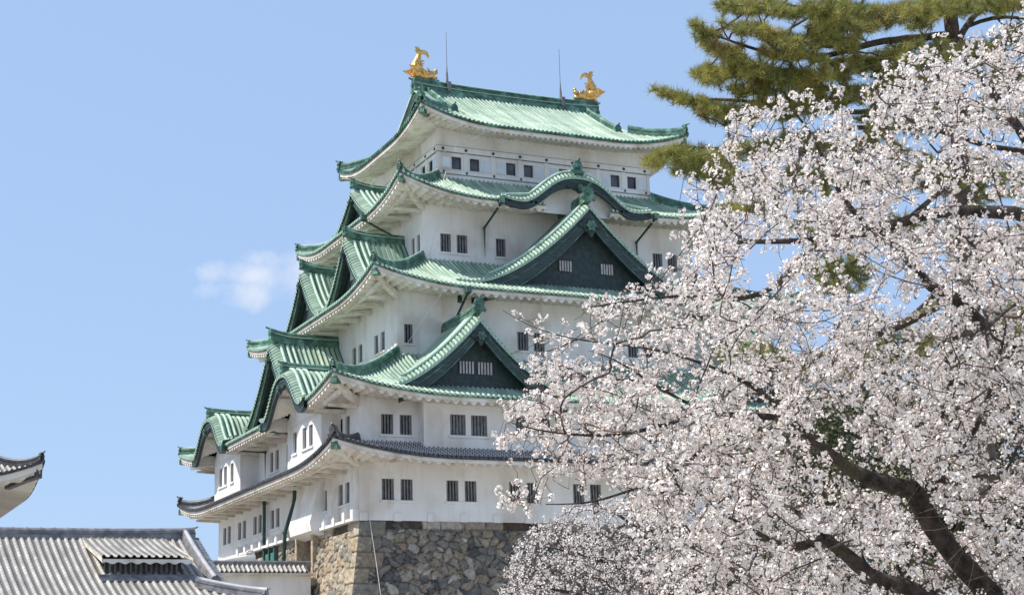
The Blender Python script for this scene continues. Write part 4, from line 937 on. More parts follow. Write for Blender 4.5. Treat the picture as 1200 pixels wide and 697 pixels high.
# ================================================================== FOREGROUND HALL ROOF
hall = thing('tiled_hall', 'foreground hall roof of pale grey round tiles with a shallow raised roof vent', 'hall', (39.5, -48, 0))
HX, HY0, HY1 = 39.5, -62.8, -33.1                              # ridge x, eave ends
EX = 7.6; HYc = (HY0+HY1)/2; HL = (HY1-HY0)/2
TH = Tier(EX, HL, 5.35, EX, 3.35, .25, 4.5, k=.22)
tt = lambda f: (lambda l, o, z: f(l, o, z)+np.array([HX, HYc, 0]))
VH = HL-1.0                                                    # gable verge (|l|)
nb = NB(); P3 = .30
D0, D1, DX = -38.9-HYc, -35.2-HYc, 4.5                       # dormer extents
for s in 'EW':
    f = tt(fr(s)); n = int(HL/P3)+1; offs = np.array([-.3, -.2, -.07, .07, .2, .3, .5]); l = (np.arange(-n, n)[:, None]+offs).reshape(-1)*P3
    prof = np.tile(np.where(np.abs(offs) < .26, .085*np.sqrt(np.clip(1-(offs/.26)**2, 0, 1)), 0), 2*n)
    for lo, hi, full in ((-VH, VH, True), (-HL, -VH, False), (VH, HL, False)):
        k = (l > lo) & (l < hi); ll = np.concatenate([[lo], l[k], [hi]]); pp = np.concatenate([[0], prof[k], [0]])
        qm = np.full(ll.shape, EX) if full else np.clip(HL-np.abs(ll), .001, None)
        q = qm[:, None]*np.linspace(0, 1, 25 if full else 6)[None]; L2 = np.repeat(ll[:, None], q.shape[1], 1)
        nb.grid(f(L2, EX-q, TH.z(s, L2, q)+pp[:, None]), None, np.stack([L2/P3, q], -1))
for s in 'NS': sheet(nb, tt(fr(s)), TH, s, P3, .085, lambda l: np.full(l.shape, 2.1), 6)
hr = nb.build('roof', 'kawara', hall, smooth=True)
r = NB(); f = tt(fr('E')); yy = np.linspace(-VH-.05, VH+.05, 40); 
SECH = [(-.26, -.3), (-.26, .05), (-.22, .05), (-.22, .13), (-.26, .13), (-.26, .17), (-.16, .17), (-.16, .26), (-.10, .34), (0, .37), (.10, .34), (.16, .26), (.16, .17), (.26, .17), (.26, .13), (.22, .13), (.22, .05), (.26, .05), (.26, -.3)]
r.sweep(f(yy, 0*yy, 8.68+.10*(np.abs(yy)/VH)**6), SECH); finial(r, f(VH+.05, 0, 8.75), (0, 1), .45)
for k in range(60):
    y = VH-.3-k*.56
    if y < -VH: break
    th = np.linspace(0, math.pi, 7); r.extr([f(y, .17*math.cos(t), 8.68+.20+.20*math.sin(t)) for t in th], (0, .05, 0))
r.build('main_ridge', 'kawara_trim', hr)
h = NB(); hd_ = NB(); kc = NB()
for sy in (1, -1):
    oo = np.linspace(.25, 5.35, 16); zz = TH.z('E', 0, EX-oo)+.05; h.sweep(f(np.full(16, sy*(VH-.4)), oo, zz+.08), sec(.58, .62)); kc.tube(f(np.full(16, sy*(VH-.4)), oo, zz+.36), .10, 8); kc.piece()
    finial(hd_, f(sy*(VH-.4), 5.4, zz[-1]+.02), (1, 0), .5); hd_.piece()
    q = np.linspace(2.2, -.05, 12); zz = TH.z('E', HL-np.clip(q, 0, 9), np.clip(q, 0, 9))+.1
    h.sweep(f(sy*(HL-q), EX-q, zz+.04), sec(.52, .55)); kc.tube(f(sy*(HL-q), EX-q, zz+.28), .09, 8); kc.piece(); h.piece(); finial(hd_, f(sy*(HL+.02), EX+.02, zz[-1]-.05), (1, sy), .4); hd_.piece()
h.build('descending_ridge', 'kawara_trim', hr, smooth=False); kc.build('ridge_cap', 'kawara_pale', hr, smooth=True); hd_.build('ridge_end_tile', 'kawara_trim', hr)
v = NB()                                                       # verge: short tiles across the gable edge
oo = np.arange(0, 5.4, .045); ph = (oo/.27) % 1; bv = np.where(ph < .62, .075*np.sin(math.pi*ph/.62), 0); zz = TH.z('E', 0, EX-oo)+bv+.03
for s_ in (1, -1):
    v.grid(f(s_*np.array([[VH-.32, VH, VH+.25]])+0*oo[:, None], s_*oo[:, None] if False else oo[:, None]+np.zeros((1, 3)), zz[:, None]+np.array([[0, -.02, -.06]])))
    v.grid(f(s_*(VH+.25)+np.zeros((len(oo), 2)), oo[:, None]+np.zeros((1, 2)), np.stack([zz-.06, zz-.3], 1))); v.piece()
v.build('verge_tiles', 'kawara_trim', hr, smooth=True)
# raised vent roof
dz = lambda o: 8.62-(o-.2)*.265; dr = NB(); n = int((D1-D0)/P3); l = (np.arange(n)[:, None]+np.array([-.3, -.2, -.07, .07, .2, .3, .5])).reshape(-1)*P3+D0+.1; k = (l >= D0) & (l <= D1); pr = np.tile(np.where(np.abs(np.array([-.3, -.2, -.07, .07, .2, .3, .5])) < .26, .085*np.sqrt(np.clip(1-(np.array([-.3, -.2, -.07, .07, .2, .3, .5])/.26)**2, 0, 1)), 0), n)[k]; l = l[k]
oo = np.linspace(.25, DX, 16); L2, O2 = np.meshgrid(l, oo, indexing='ij'); Z2 = dz(O2)+pr[:, None]-.06*np.sin(math.pi*(O2-.25)/(DX-.25)); dr.grid(f(L2, O2, Z2), None, np.stack([L2/P3, O2], -1)); do = dr.build('vent_roof', 'kawara', hr, smooth=True)
e = NB(); ll = np.linspace(D0+.05, D1-.05, 120); w_ = .08*(.5+.5*np.cos(2*math.pi*ll/.5))
e.grid(f(ll[:, None]+np.zeros((1, 2)), DX-.05, np.stack([np.full(120, dz(DX)-.08), dz(DX)-.20-w_], 1))); e.grid(f(ll[:, None]+np.zeros((1, 2)), np.array([[DX-.05, DX-1.2]]), np.stack([dz(DX)-.20-w_, dz(DX)-.1-w_*0+.25], 1)))
for l0 in (D0+.03, D1-.03): e.grid(f(np.full((16, 2), l0), oo[:, None]+np.zeros((1, 2)), np.stack([dz(oo)-.03, np.maximum(dz(oo)-.22, TH.z('E', 0, EX-oo)-.1)], 1)))
e.build('vent_eave', 'eave', do)
q_ = NB(); zi = float(TH.z('E', 0, EX-3.7)); q_.box(*_bx(f, D0+.3, D1-.3, 3.6, 3.7, zi-.2, dz(3.7)-.1)); q_.build('vent_opening', 'pane', do)
q_ = NB()
for i in range(14): x = D0+.5+i*(D1-D0-1)/13; q_.box(*_bx(f, x-.04, x+.04, 3.7, 3.76, zi-.1, dz(3.7)-.12))
for lx in (D0+1.3, (D0+D1)/2, D1-1.3): q_.box(*_bx(f, lx-.12, lx+.12, 3.7, 4.2, dz(3.9)-.35, dz(3.9)-.18))
q_.build('vent_slats', 'bars', do)
q_ = NB(); 
for k in range(4):
    y_ = f(0, 4.1+k*.16, 0); zz_ = float(TH.z('E', 0, EX-4.1-k*.16)); q_.box(*_bx(f, D0-.05, D1+.1, 4.05+k*.16, 4.19+k*.16, zz_, zz_+.11))
q_.build('vent_sill', 'kawara_trim', do)
# hall walls, gable wall, eave
nb = NB(); nb.box((HX-EX+1.6, HY0+1.6, 0), (HX+EX-1.6, HY1-1.6, 5.3)); nb.build('wall', 'plaster', hall)
e = NB(); d = NB(); c = NB()
for s in 'ESNW': strip(d, tt(fr(s)), TH, s, .02, .04, -.13); strip(e, tt(fr(s)), TH, s, .10, -.12, -.34); soffit(e, tt(fr(s)), TH, s, 1.6, -.36, .2, .5, .1)
for s in 'EN':
    f_ = tt(fr(s)); hl, oo_ = TH.dims(s); th = np.arange(7)*2*math.pi/7
    for k in range(-int(hl/.3), int(hl/.3)+1):
        l = k*.30; z = TH.z(s, l, 0)+.02; c.extr(f_(l+.095*np.cos(th), np.full(7, oo_), z+.095*np.sin(th)), f_(0, .05, 0)-f_(0, 0, 0))
e.build('eave', 'eave', hr); d.build('eave_lip', 'kawara_trim', hr); c.build('tile_ends', 'kawara_trim', hr)
g_ = NB(); u = np.linspace(-5.4, 5.4, 40)
for s in 'NS': g_.grid(tt(fr(s))(u[:, None]+np.zeros((1, 2)), VH-.4, np.stack([np.full(40, 5.9), TH.z('E', 0, EX-np.abs(u))-.12], 1)))
g_.build('gable_wall', 'plaster', hr)

#TREES
def px(x, y, D): 
    d = fw*1.0+ix*((x-600)/FPX)-iy_up*((y-348)/FPX); return CAM+d*D
def inpoly(P, poly):
    x, y = P[:, 0], P[:, 1]; ins = np.zeros(len(P), bool); n = len(poly)
    for i in range(n):
        x0, y0 = poly[i]; x1, y1 = poly[(i+1) % n]
        c = ((y0 > y) != (y1 > y)) & (x < (x1-x0)*(y-y0)/(y1-y0+1e-9)+x0); ins ^= c
    return ins
def proj(P):
    d = P-CAM; z = d@fw; return np.stack([600+FPX*(d@ix)/z, 348-FPX*(d@iy_up)/z], -1), z
def grow(boughs, targets, nseg=.28, rmin=.0045, k=2.3, r=None):
    """boughs: list of (points, radii). targets: points reached by twigs, each joined to the nearest wood. Returns edges and radii."""
    N = []; par = []; fixed = []
    for pts, rad, parent in boughs:
        pts = np.asarray(pts, float); L = np.linalg.norm(np.diff(pts, axis=0), axis=1); s = np.concatenate([[0], np.cumsum(L)])
        m = max(3, int(s[-1]/nseg)); t = np.linspace(0, s[-1], m+1)
        q = np.stack([np.interp(t, s, pts[:, i]) for i in range(3)], 1)
        for _ in range(2): q[1:-1] = (q[:-2]+2*q[1:-1]+q[2:])/4
        q[1:-1] += rng.normal(0, .018, q[1:-1].shape)
        rr = np.interp(t, s, rad)
        for i in range(len(q)):
            N.append(q[i]); par.append(len(N)-2 if i else (-1 if parent is None else int(np.argmin([np.sum((np.array(a)-q[0])**2) for a in N[:-1]]) if len(N) > 1 else -1))); fixed.append(rr[i])
    nb_ = len(N); T = np.asarray(targets, float)
    A = np.zeros((nb_+len(T)*6, 3)); A[:nb_] = N; par = par+[0]*(len(T)*6); cnt = nb_; Dr = np.zeros_like(A)
    for i_ in range(nb_):
        if par[i_] >= 0: v_ = A[i_]-A[par[i_]]; Dr[i_] = v_/(np.linalg.norm(v_)+1e-9)
    D0_ = np.array([np.min(np.sum((A[:nb_]-t)**2, 1)) for t in T]); order = np.argsort(D0_)
    for ti in order:
        t = T[ti]; d = t-A[:cnt]; dn = np.sqrt((d*d).sum(1))+1e-6; cs = (d*Dr[:cnt]).sum(1)/dn; j = int(np.argmin(dn*(1.45-.75*cs))); dist = dn[j]
        n = max(2, min(5, int(dist/.13))); prev = j; a = A[j].copy()
        bend = Dr[j]*dist*.22*(1-max(0., float((t-a)@Dr[j])/dist))+rng.normal(0, .03*dist, 3); 
        for q in range(1, n+1):
            u = q/n; A[cnt] = a+(t-a)*u+bend*math.sin(math.pi*u); par[cnt] = prev; v_ = A[cnt]-A[prev]; Dr[cnt] = v_/(np.linalg.norm(v_)+1e-9); prev = cnt; cnt += 1
    A = A[:cnt]; par = np.array(par[:cnt]); R2 = np.zeros(cnt)
    for i in range(cnt-1, nb_-1, -1):
        if R2[i] == 0: R2[i] = rmin**k
        R2[par[i]] += R2[i]
    rad = np.zeros(cnt); rad[:nb_] = fixed; rad[nb_:] = R2[nb_:]**(1/k)
    return A, par, rad, nb_
def wood(nb, A, par, rad, nb_, cap=None):
    i = np.arange(nb_, len(A)); a, b = A[par[i]], A[i]; ra = np.minimum(rad[par[i]], rad[i]*1.35); rb = rad[i]
    t = b-a; t /= np.linalg.norm(t, axis=1)[:, None]+1e-9; ref = np.where(np.abs(t[:, 2:3]) < .9, np.array([[0, 0, 1.]]), np.array([[1., 0, 0]]))
    u = np.cross(t, ref); u /= np.linalg.norm(u, axis=1)[:, None]+1e-9; v = np.cross(t, u); ns = 4
    th = np.arange(ns)*2*math.pi/ns; c, s = np.cos(th)[None, :, None], np.sin(th)[None, :, None]
    ring = c*u[:, None]+s*v[:, None]
    V = np.concatenate([a[:, None]+ring*ra[:, None, None], b[:, None]+ring*rb[:, None, None]], 1).reshape(-1, 3)
    k = nb.verts(V); base_ = k+np.arange(len(i))[:, None]*2*ns
    for q in range(ns): nb.Q.append(np.stack([base_[:, 0]+q, base_[:, 0]+(q+1) % ns, base_[:, 0]+ns+(q+1) % ns, base_[:, 0]+ns+q], 1))
def spur(nb, a, b, r):
    """short fruiting spurs that carry the clusters"""
    t = b-a; u = np.cross(t, rng.normal(size=t.shape)); u /= np.linalg.norm(u, axis=1)[:, None]+1e-9; v = np.cross(t, u); v /= np.linalg.norm(v, axis=1)[:, None]+1e-9
    V = np.stack([a+u*r, a-u*r*.5+v*r*.87, a-u*r*.5-v*r*.87, b+u*r*.6, b-u*r*.3+v*r*.5, b-u*r*.3-v*r*.5], 1); k = nb.verts(V.reshape(-1, 3))+np.arange(len(a))*6
    for q in range(3): nb.Q.append(np.stack([k+q, k+(q+1) % 3, k+3+(q+1) % 3, k+3+q], 1))
def smooth_path(pts, rad, step=.12, jit=.012):
    pts = np.asarray(pts, float); L = np.linalg.norm(np.diff(pts, axis=0), axis=1); s = np.concatenate([[0], np.cumsum(L)]); m = max(4, int(s[-1]/step)); t = np.linspace(0, s[-1], m)
    q = np.stack([np.interp(t, s, pts[:, i]) for i in range(3)], 1); r = np.interp(t, s, rad)
    for _ in range(3): q[1:-1] = (q[:-2]+2*q[1:-1]+q[2:])/4
    return q, r
def bark_tube(nb, pts, rad, n=12, step=.12):
    q, r = smooth_path(pts, rad, step); t = np.gradient(q, axis=0); t /= np.linalg.norm(t, axis=1)[:, None]+1e-9
    ref = np.array([.3, .2, 1.0]) if abs(t[0][2]) < .9 else np.array([1.0, 0, .2]); a = np.cross(t, ref); a /= np.linalg.norm(a, axis=1)[:, None]; b = np.cross(t, a)
    th = np.arange(n)*2*math.pi/n; R = r[None]*(1+rng.normal(0, .07, (n, len(q)))+.10*np.sin(th*3)[:, None])
    nb.grid(q[None]+R[..., None]*(np.cos(th)[:, None, None]*a[None]+np.sin(th)[:, None, None]*b[None]), closed=True)
    nb.ball(q[-1], r[-1]*.98, 8, 6); nb.ball(q[0], r[0]*.98, 8, 6)
def blossoms(nbp, nbc, C, rad, nf, size, petals=5):
    """C: cluster centres. every cluster is a loose ball of open five-petalled flowers on short stalks"""
    M_ = len(C)*nf; c = np.repeat(C, nf, 0)
    d = rng.normal(size=(M_, 3)); d[:, 2] += .1; d /= np.linalg.norm(d, axis=1)[:, None]
    cr_ = np.repeat(rad*rng.uniform(.75, 1.25, len(C)), nf)
    p = c+d*(cr_*rng.uniform(.65, 1.1, M_))[:, None]
    nrm = d+rng.normal(0, .45, (M_, 3)); nrm /= np.linalg.norm(nrm, axis=1)[:, None]
    ref = rng.normal(size=(M_, 3)); u = np.cross(nrm, ref); u /= np.linalg.norm(u, axis=1)[:, None]; v = np.cross(nrm, u)
    sz = size*rng.uniform(.75, 1.15, M_); k = petals
    th = np.arange(k)*2*math.pi/k
    tip = u[:, None]*np.cos(th)[None, :, None]+v[:, None]*np.sin(th)[None, :, None]
    th2 = th-math.pi/k; val = u[:, None]*np.cos(th2)[None, :, None]+v[:, None]*np.sin(th2)[None, :, None]
    cup = rng.uniform(.0, .45, M_)[:, None, None]*nrm[:, None]
    V = np.concatenate([p[:, None]-nrm[:, None]*(sz*.12)[:, None, None], p[:, None]+(tip+cup)*sz[:, None, None], p[:, None]+(val*.66+cup*.5)*sz[:, None, None]], 1)
    m = 1+2*k; b = nbp.verts(V.reshape(-1, 3))+np.arange(M_)*m
    for q in range(k): nbp.Q.append(np.stack([b, b+1+k+q, b+1+q, b+1+k+(q+1) % k], 1))
    # buds and calyces: small reddish slivers behind some flowers
    sel = rng.random(M_) < .5; p2 = p[sel]-nrm[sel]*size*.45; n2 = nrm[sel]; u2 = u[sel]; s2 = size*.30
    V = np.stack([p2-u2*s2, p2+u2*s2, p2+n2*s2*1.6+u2*s2*.4, p2-n2*s2*2.6-u2*s2*.2], 1); b = nbc.verts(V.reshape(-1, 3))+np.arange(len(p2))*4
    nbc.Q.append(np.stack([b, b+2, b+1, b+3], 1))

# ================================================================== CHERRY IN THE FOREGROUND
def cherry_front():
    tree = thing('cherry_tree', 'big near cherry tree in full white blossom with thick dark bent boughs', 'tree', tuple(px(1240, 860, 15.2)*[1, 1, 0]))
    B = []
    def bough(pp, D, rad, parent=1):
        n = len(pp); Dd = np.interp(np.linspace(0, 1, n), np.linspace(0, 1, len(D)), D); pts = [px(x, y, dd) for (x, y), dd in zip(pp, Dd)]
        rr = np.interp(np.linspace(0, 1, n), np.linspace(0, 1, len(rad)), rad); B.append((pts, rr, parent)); return pts
    g0 = px(1240, 860, 15.2)*[1, 1, 0]
    pts = [g0, px(1222, 790, 15.1), px(1195, 740, 15), px(1162, 695, 15), px(1132, 664, 15), px(1105, 633, 15), px(1081, 596, 15), px(1070, 574, 15)]
    B.append((pts, [.19, .15, .125, .108, .098, .092, .088, .085], None))
    bough([(1070, 574), (1040, 567), (1023, 565), (1006, 558), (989, 545)], [15, 14.8], [.085, .056])
    bough([(989, 545), (979, 533), (955, 518), (941, 511), (930, 499), (924, 490)], [14.8, 14.6], [.054, .030])
    bough([(924, 490), (892, 487), (861, 486), (823, 482), (776, 456), (750, 440), (719, 418), (690, 410)], [14.6, 13.6], [.030, .014, .003])
    bough([(924, 490), (908, 471), (880, 449), (867, 443), (836, 430), (798, 416), (760, 407), (712, 402), (669, 397), (629, 386), (605, 374), (589, 363)], [14.6, 14.2, 13.8], [.030, .015, .006, .002])
    bough([(823, 482), (780, 498), (740, 507), (712, 511), (675, 509), (632, 505), (600, 495)], [14.3, 13.2], [.020, .004])
    bough([(861, 486), (820, 530), (780, 560), (735, 575), (690, 590), (640, 590)], [14.5, 13.0], [.020, .004])
    g1 = px(1150, 880, 14.6)*[1, 1, 0]
    bough([(1195, 760), (1140, 730), (1090, 700), (1064, 684), (1030, 684), (1006, 661), (979, 637), (962, 630)], [15, 14.2], [.085, .05])
    bough([(962, 630), (938, 650), (911, 637), (894, 630), (870, 610), (840, 600)], [14.2, 13.8], [.05, .025, .006])
    bough([(979, 637), (940, 600), (900, 585), (860, 570), (820, 580)], [14.2, 15.5], [.03, .008])
    bough([(1091, 572), (1084, 559), (1091, 511), (1112, 467), (1120, 420), (1118, 346)], [15, 15.6], [.035, .020])
    bough([(1098, 570), (1103, 562), (1115, 535), (1142, 511), (1160, 460), (1175, 400)], [15, 14.3], [.034, .014])
    # leader going up out at the right, feeding the upper boughs
    bough([(1222, 790), (1245, 700), (1238, 600), (1225, 520), (1235, 430), (1245, 340), (1235, 250)], [15.1, 15.8, 16.2], [.17, .14, .10])
    bough([(1235, 262), (1200, 250), (1150, 248), (1091, 248), (1071, 256), (1025, 270), (992, 276), (959, 281), (926, 283), (860, 283), (815, 290)], [16.2, 15.4, 14.6], [.075, .045, .010])
    bough([(1091, 336), (1065, 306), (1045, 283), (1018, 266), (992, 240), (970, 200), (955, 160), (930, 130)], [15.9, 15.2, 14.6], [.04, .025, .008])
    bough([(1240, 440), (1190, 410), (1150, 380), (1117, 346), (1091, 336)], [16.2, 15.9], [.07, .045])
    bough([(1240, 330), (1200, 303), (1173, 283), (1131, 278), (1117, 266)], [16.2, 15.0], [.05, .02])
    bough([(1235, 250), (1215, 180), (1180, 130), (1150, 90), (1120, 60)], [16.2, 15.6], [.07, .010])
    bough([(1215, 180), (1150, 170), (1090, 150), (1040, 130), (1000, 110)], [16.2, 15.2], [.03, .008])
    bough([(1238, 600), (1290, 560), (1340, 480), (1360, 380)], [15.8, 16.5], [.10, .03])
    bough([(1235, 250), (1290, 180), (1330, 90), (1340, 0)], [16.2, 17], [.07, .02])
    bough([(959, 281), (920, 330), (880, 350), (840, 350), (800, 345), (740, 352), (690, 360)], [15.0, 13.6], [.028, .006])
    bough([(1117, 346), (1060, 380), (1000, 400), (950, 420)], [15.9, 16.4], [.05, .02])
    bough([(1225, 520), (1180, 560), (1140, 600), (1180, 640)], [16.0, 16.8], [.05, .02])
    nb = NB()
    for p, r, _ in B: bark_tube(nb, p, np.asarray(r)*1.0)
    trunk = nb.build('trunk', 'bark', tree, smooth=True)
    dense = [(1400, -40), (1220, 70), (1110, 85), (1020, 112), (950, 150), (890, 190), (850, 235), (822, 300), (838, 345), (790, 372), (760, 420), (700, 432), (640, 462), (612, 500), (640, 540), (705, 560), (770, 610), (830, 660), (860, 760), (1400, 800)]
    fringe = [(1400, -90), (1200, 5), (1120, 48), (1000, 84), (925, 104), (868, 108), (845, 160), (785, 222), (798, 300), (770, 330), (690, 345), (640, 360), (605, 372), (596, 420), (622, 440), (585, 480), (578, 520), (606, 550), (582, 595), (640, 612), (690, 600), (760, 690), (840, 780), (1400, 840)]
    nT = 23000; P = np.stack([rng.uniform(560, 1400, nT), rng.uniform(-90, 840, nT)], 1)
    fD = inpoly(P, dense); fF = inpoly(P, fringe)
    # patchiness in the crown (3-D clumps come from the depth noise below)
    def patch(P):
        v = np.zeros(len(P))
        for a, b, ph, w in ((.021, .013, 1., .5), (-.011, .026, 2., .5), (.045, .03, .5, .35), (-.033, .05, 3., .35), (.08, -.06, 1.7, .2)): v += w*np.sin(P[:, 0]*a*1.3+P[:, 1]*b*1.3+ph*7)
        return v
    pv = patch(P); keepp = np.where(fD, .52+.26*pv, np.where(fF, .26+.20*pv, 0)); keepp = np.where(P[:, 1] < 240, keepp*.68, keepp)
    sparse = (P[:, 0] < 800) & (P[:, 1] < 450) & (P[:, 1] > 335); keepp = np.where(sparse & ~fD, keepp*1.0, np.where(sparse, keepp*1.0, keepp))
    for hx_, hy_, hr in ((985, 320, 30), (880, 400, 20), (1030, 295, 16), (905, 300, 20), (880, 335, 22), (870, 510, 18), (925, 350, 15)):
        keepp *= np.clip((np.hypot(P[:, 0]-hx_, P[:, 1]-hy_)-hr*.5)/hr, .05, 1)
    # keep the big boughs readable
    for seg in ([(1162, 695), (1132, 664), (1105, 633), (1081, 596), (1067, 574), (1023, 565), (989, 545), (962, 525)], [(1064, 684), (1006, 661), (979, 637)], [(1200, 250), (1091, 248), (1025, 268)]):
        for (x0, y0), (x1, y1) in zip(seg[:-1], seg[1:]):
            t = np.clip(((P[:, 0]-x0)*(x1-x0)+(P[:, 1]-y0)*(y1-y0))/((x1-x0)**2+(y1-y0)**2), 0, 1); dd = np.hypot(P[:, 0]-x0-t*(x1-x0), P[:, 1]-y0-t*(y1-y0))
            keepp = np.where(dd < 15, np.minimum(keepp, .18), keepp)
    k = rng.random(nT) < keepp; P = P[k]
    depth_half = np.clip((P[:, 0]-560)/260, .18, 1)*3.2
    D = 14.9+rng.uniform(-1, 1, len(P))*depth_half-.0*P[:, 0]+np.clip((700-P[:, 0])/140, 0, 1)*-.9
    # in front of the big boughs the crown starts behind them
    T = np.array([px(a, b, d) for (a, b), d in zip(P, D)]); T = T[T[:, 2] > 1.2]
    A, par, rad, nb_ = grow(B, T, rmin=.0026, k=2.7)
    tw = NB(); wood(tw, A, par, rad, nb_); tw.build('twigs', 'twig', tree)
    # flower clusters along the thin wood
    i = np.arange(nb_, len(A)); thin = rad[i] < .010; i = i[thin]; a, b = A[par[i]], A[i]; L = np.linalg.norm(b-a, axis=1)
    n = rng.poisson(L/.105*1.32); idx = np.repeat(np.arange(len(i)), n); u = rng.random(len(idx))[:, None]
    H0 = a[idx]*(1-u)+b[idx]*u; C = H0+rng.normal(0, .055, (len(idx), 3)); C[:, 2] += .012
    Pp, _ = proj(C); m = inpoly(Pp, fringe) | (rng.random(len(C)) < .3)
    # bare twig ends near the eave of the third roof
    bare = (Pp[:, 0] < 740) & (Pp[:, 1] < 420) & (Pp[:, 1] > 335); m &= ~(bare & (rng.random(len(C)) < .32))
    nb2 = np.zeros(len(C), bool)
    for seg in ([(1162, 695), (1132, 664), (1105, 633), (1081, 596), (1067, 574), (1023, 565), (989, 545)], [(1064, 684), (1006, 661), (979, 637)]):
        for (x0, y0), (x1, y1) in zip(seg[:-1], seg[1:]):
            t = np.clip(((Pp[:, 0]-x0)*(x1-x0)+(Pp[:, 1]-y0)*(y1-y0))/((x1-x0)**2+(y1-y0)**2), 0, 1); nb2 |= np.hypot(Pp[:, 0]-x0-t*(x1-x0), Pp[:, 1]-y0-t*(y1-y0)) < 17
    dist_ = proj(C)[1]; m &= ~(nb2 & (dist_ < 15.05) & (rng.random(len(C)) < .93))
    C, H0 = C[m], H0[m]; sp_ = NB(); A2 = np.empty((2*len(C), 3)); A2[0::2] = H0; A2[1::2] = C; pr2 = np.arange(2*len(C)); pr2[1::2] = np.arange(0, 2*len(C), 2)
    spur(sp_, H0, C, .0022); sp_.build('spurs', 'twig', tree)
    pass
    vis = (Pp[m][:, 0] < 1290) & (Pp[m][:, 1] > -60) & (Pp[m][:, 1] < 760)
    np_, nc_ = NB(), NB(); blossoms(np_, nc_, C[vis], .035, 10, .0160); blossoms(np_, nc_, C[~vis], .05, 4, .026)
    np_.build('blossom', 'petal', tree); nc_.build('buds', 'calyx', tree)
cherry_front()

# ================================================================== CHERRY FURTHER BACK
def cherry_back():
    tree = thing('cherry_tree', 'smaller cherry tree of finer blossom before the stone wall, behind the big cherry', 'tree', tuple(px(800, 820, 38)*[1, 1, 0]))
    g0 = px(800, 820, 38)*[1, 1, 0]; B = [([g0, g0+[0, 0, 1.2], px(800, 740, 38), px(795, 690, 38)], [.22, .18, .15, .12], None)]
    for pp, D in (([(795, 700), (740, 670), (690, 650), (640, 640)], [38, 36]), ([(795, 690), (770, 640), (740, 610), (700, 590)], [38, 37]), ([(795, 700), (820, 640), (830, 600), (840, 570)], [38, 38.5]), ([(795, 710), (720, 705), (650, 690), (610, 680)], [38, 37]), ([(800, 720), (860, 680), (910, 640), (950, 610)], [38, 39]), ([(795, 700), (790, 650), (770, 600)], [38, 41]), ([(800, 730), (760, 720), (700, 715)], [38, 34])):
        n = len(pp); B.append(([px(x, y, d) for (x, y), d in zip(pp, np.linspace(D[0], D[1], n))], np.linspace(.07, .015, n), 1))
    nb = NB()
    for p, r, _ in B: bark_tube(nb, p, r, 8, .3)
    nb.build('trunk', 'bark', tree, smooth=True)
    out = [(582, 800), (583, 690), (594, 652), (618, 618), (660, 595), (700, 585), (745, 575), (790, 556), (840, 552), (890, 560), (950, 580), (1010, 620), (1040, 800)]
    P = np.stack([rng.uniform(570, 1050, 6500), rng.uniform(545, 800, 6500)], 1); P = P[inpoly(P, out)]
    D = 38+rng.uniform(-1, 1, len(P))*np.clip((P[:, 1]-550)/60, .3, 1)*3.6
    T = np.array([px(a, b, d) for (a, b), d in zip(P, D)]); T = T[T[:, 2] > 1.2]
    A, par, rad, nb_ = grow(B, T, rmin=.006); tw = NB(); wood(tw, A, par, rad, nb_); tw.build('twigs', 'twig', tree)
    i = np.arange(nb_, len(A)); i = i[rad[i] < .03]; a, b = A[par[i]], A[i]; L = np.linalg.norm(b-a, axis=1)
    Pm, _ = proj(b); w = np.where((Pm[:, 1] < 600) & (Pm[:, 0] > 760), .35, 1.0)
    n = rng.poisson(L/.11*w); idx = np.repeat(np.arange(len(i)), n); u = rng.random(len(idx))[:, None]
    C = a[idx]*(1-u)+b[idx]*u+rng.normal(0, .06, (len(idx), 3)); pass
    np_, nc_ = NB(), NB(); blossoms(np_, nc_, C, .05, 4, .024, 4); np_.build('blossom', 'petal', tree); nc_.build('buds', 'calyx', tree)
cherry_back()

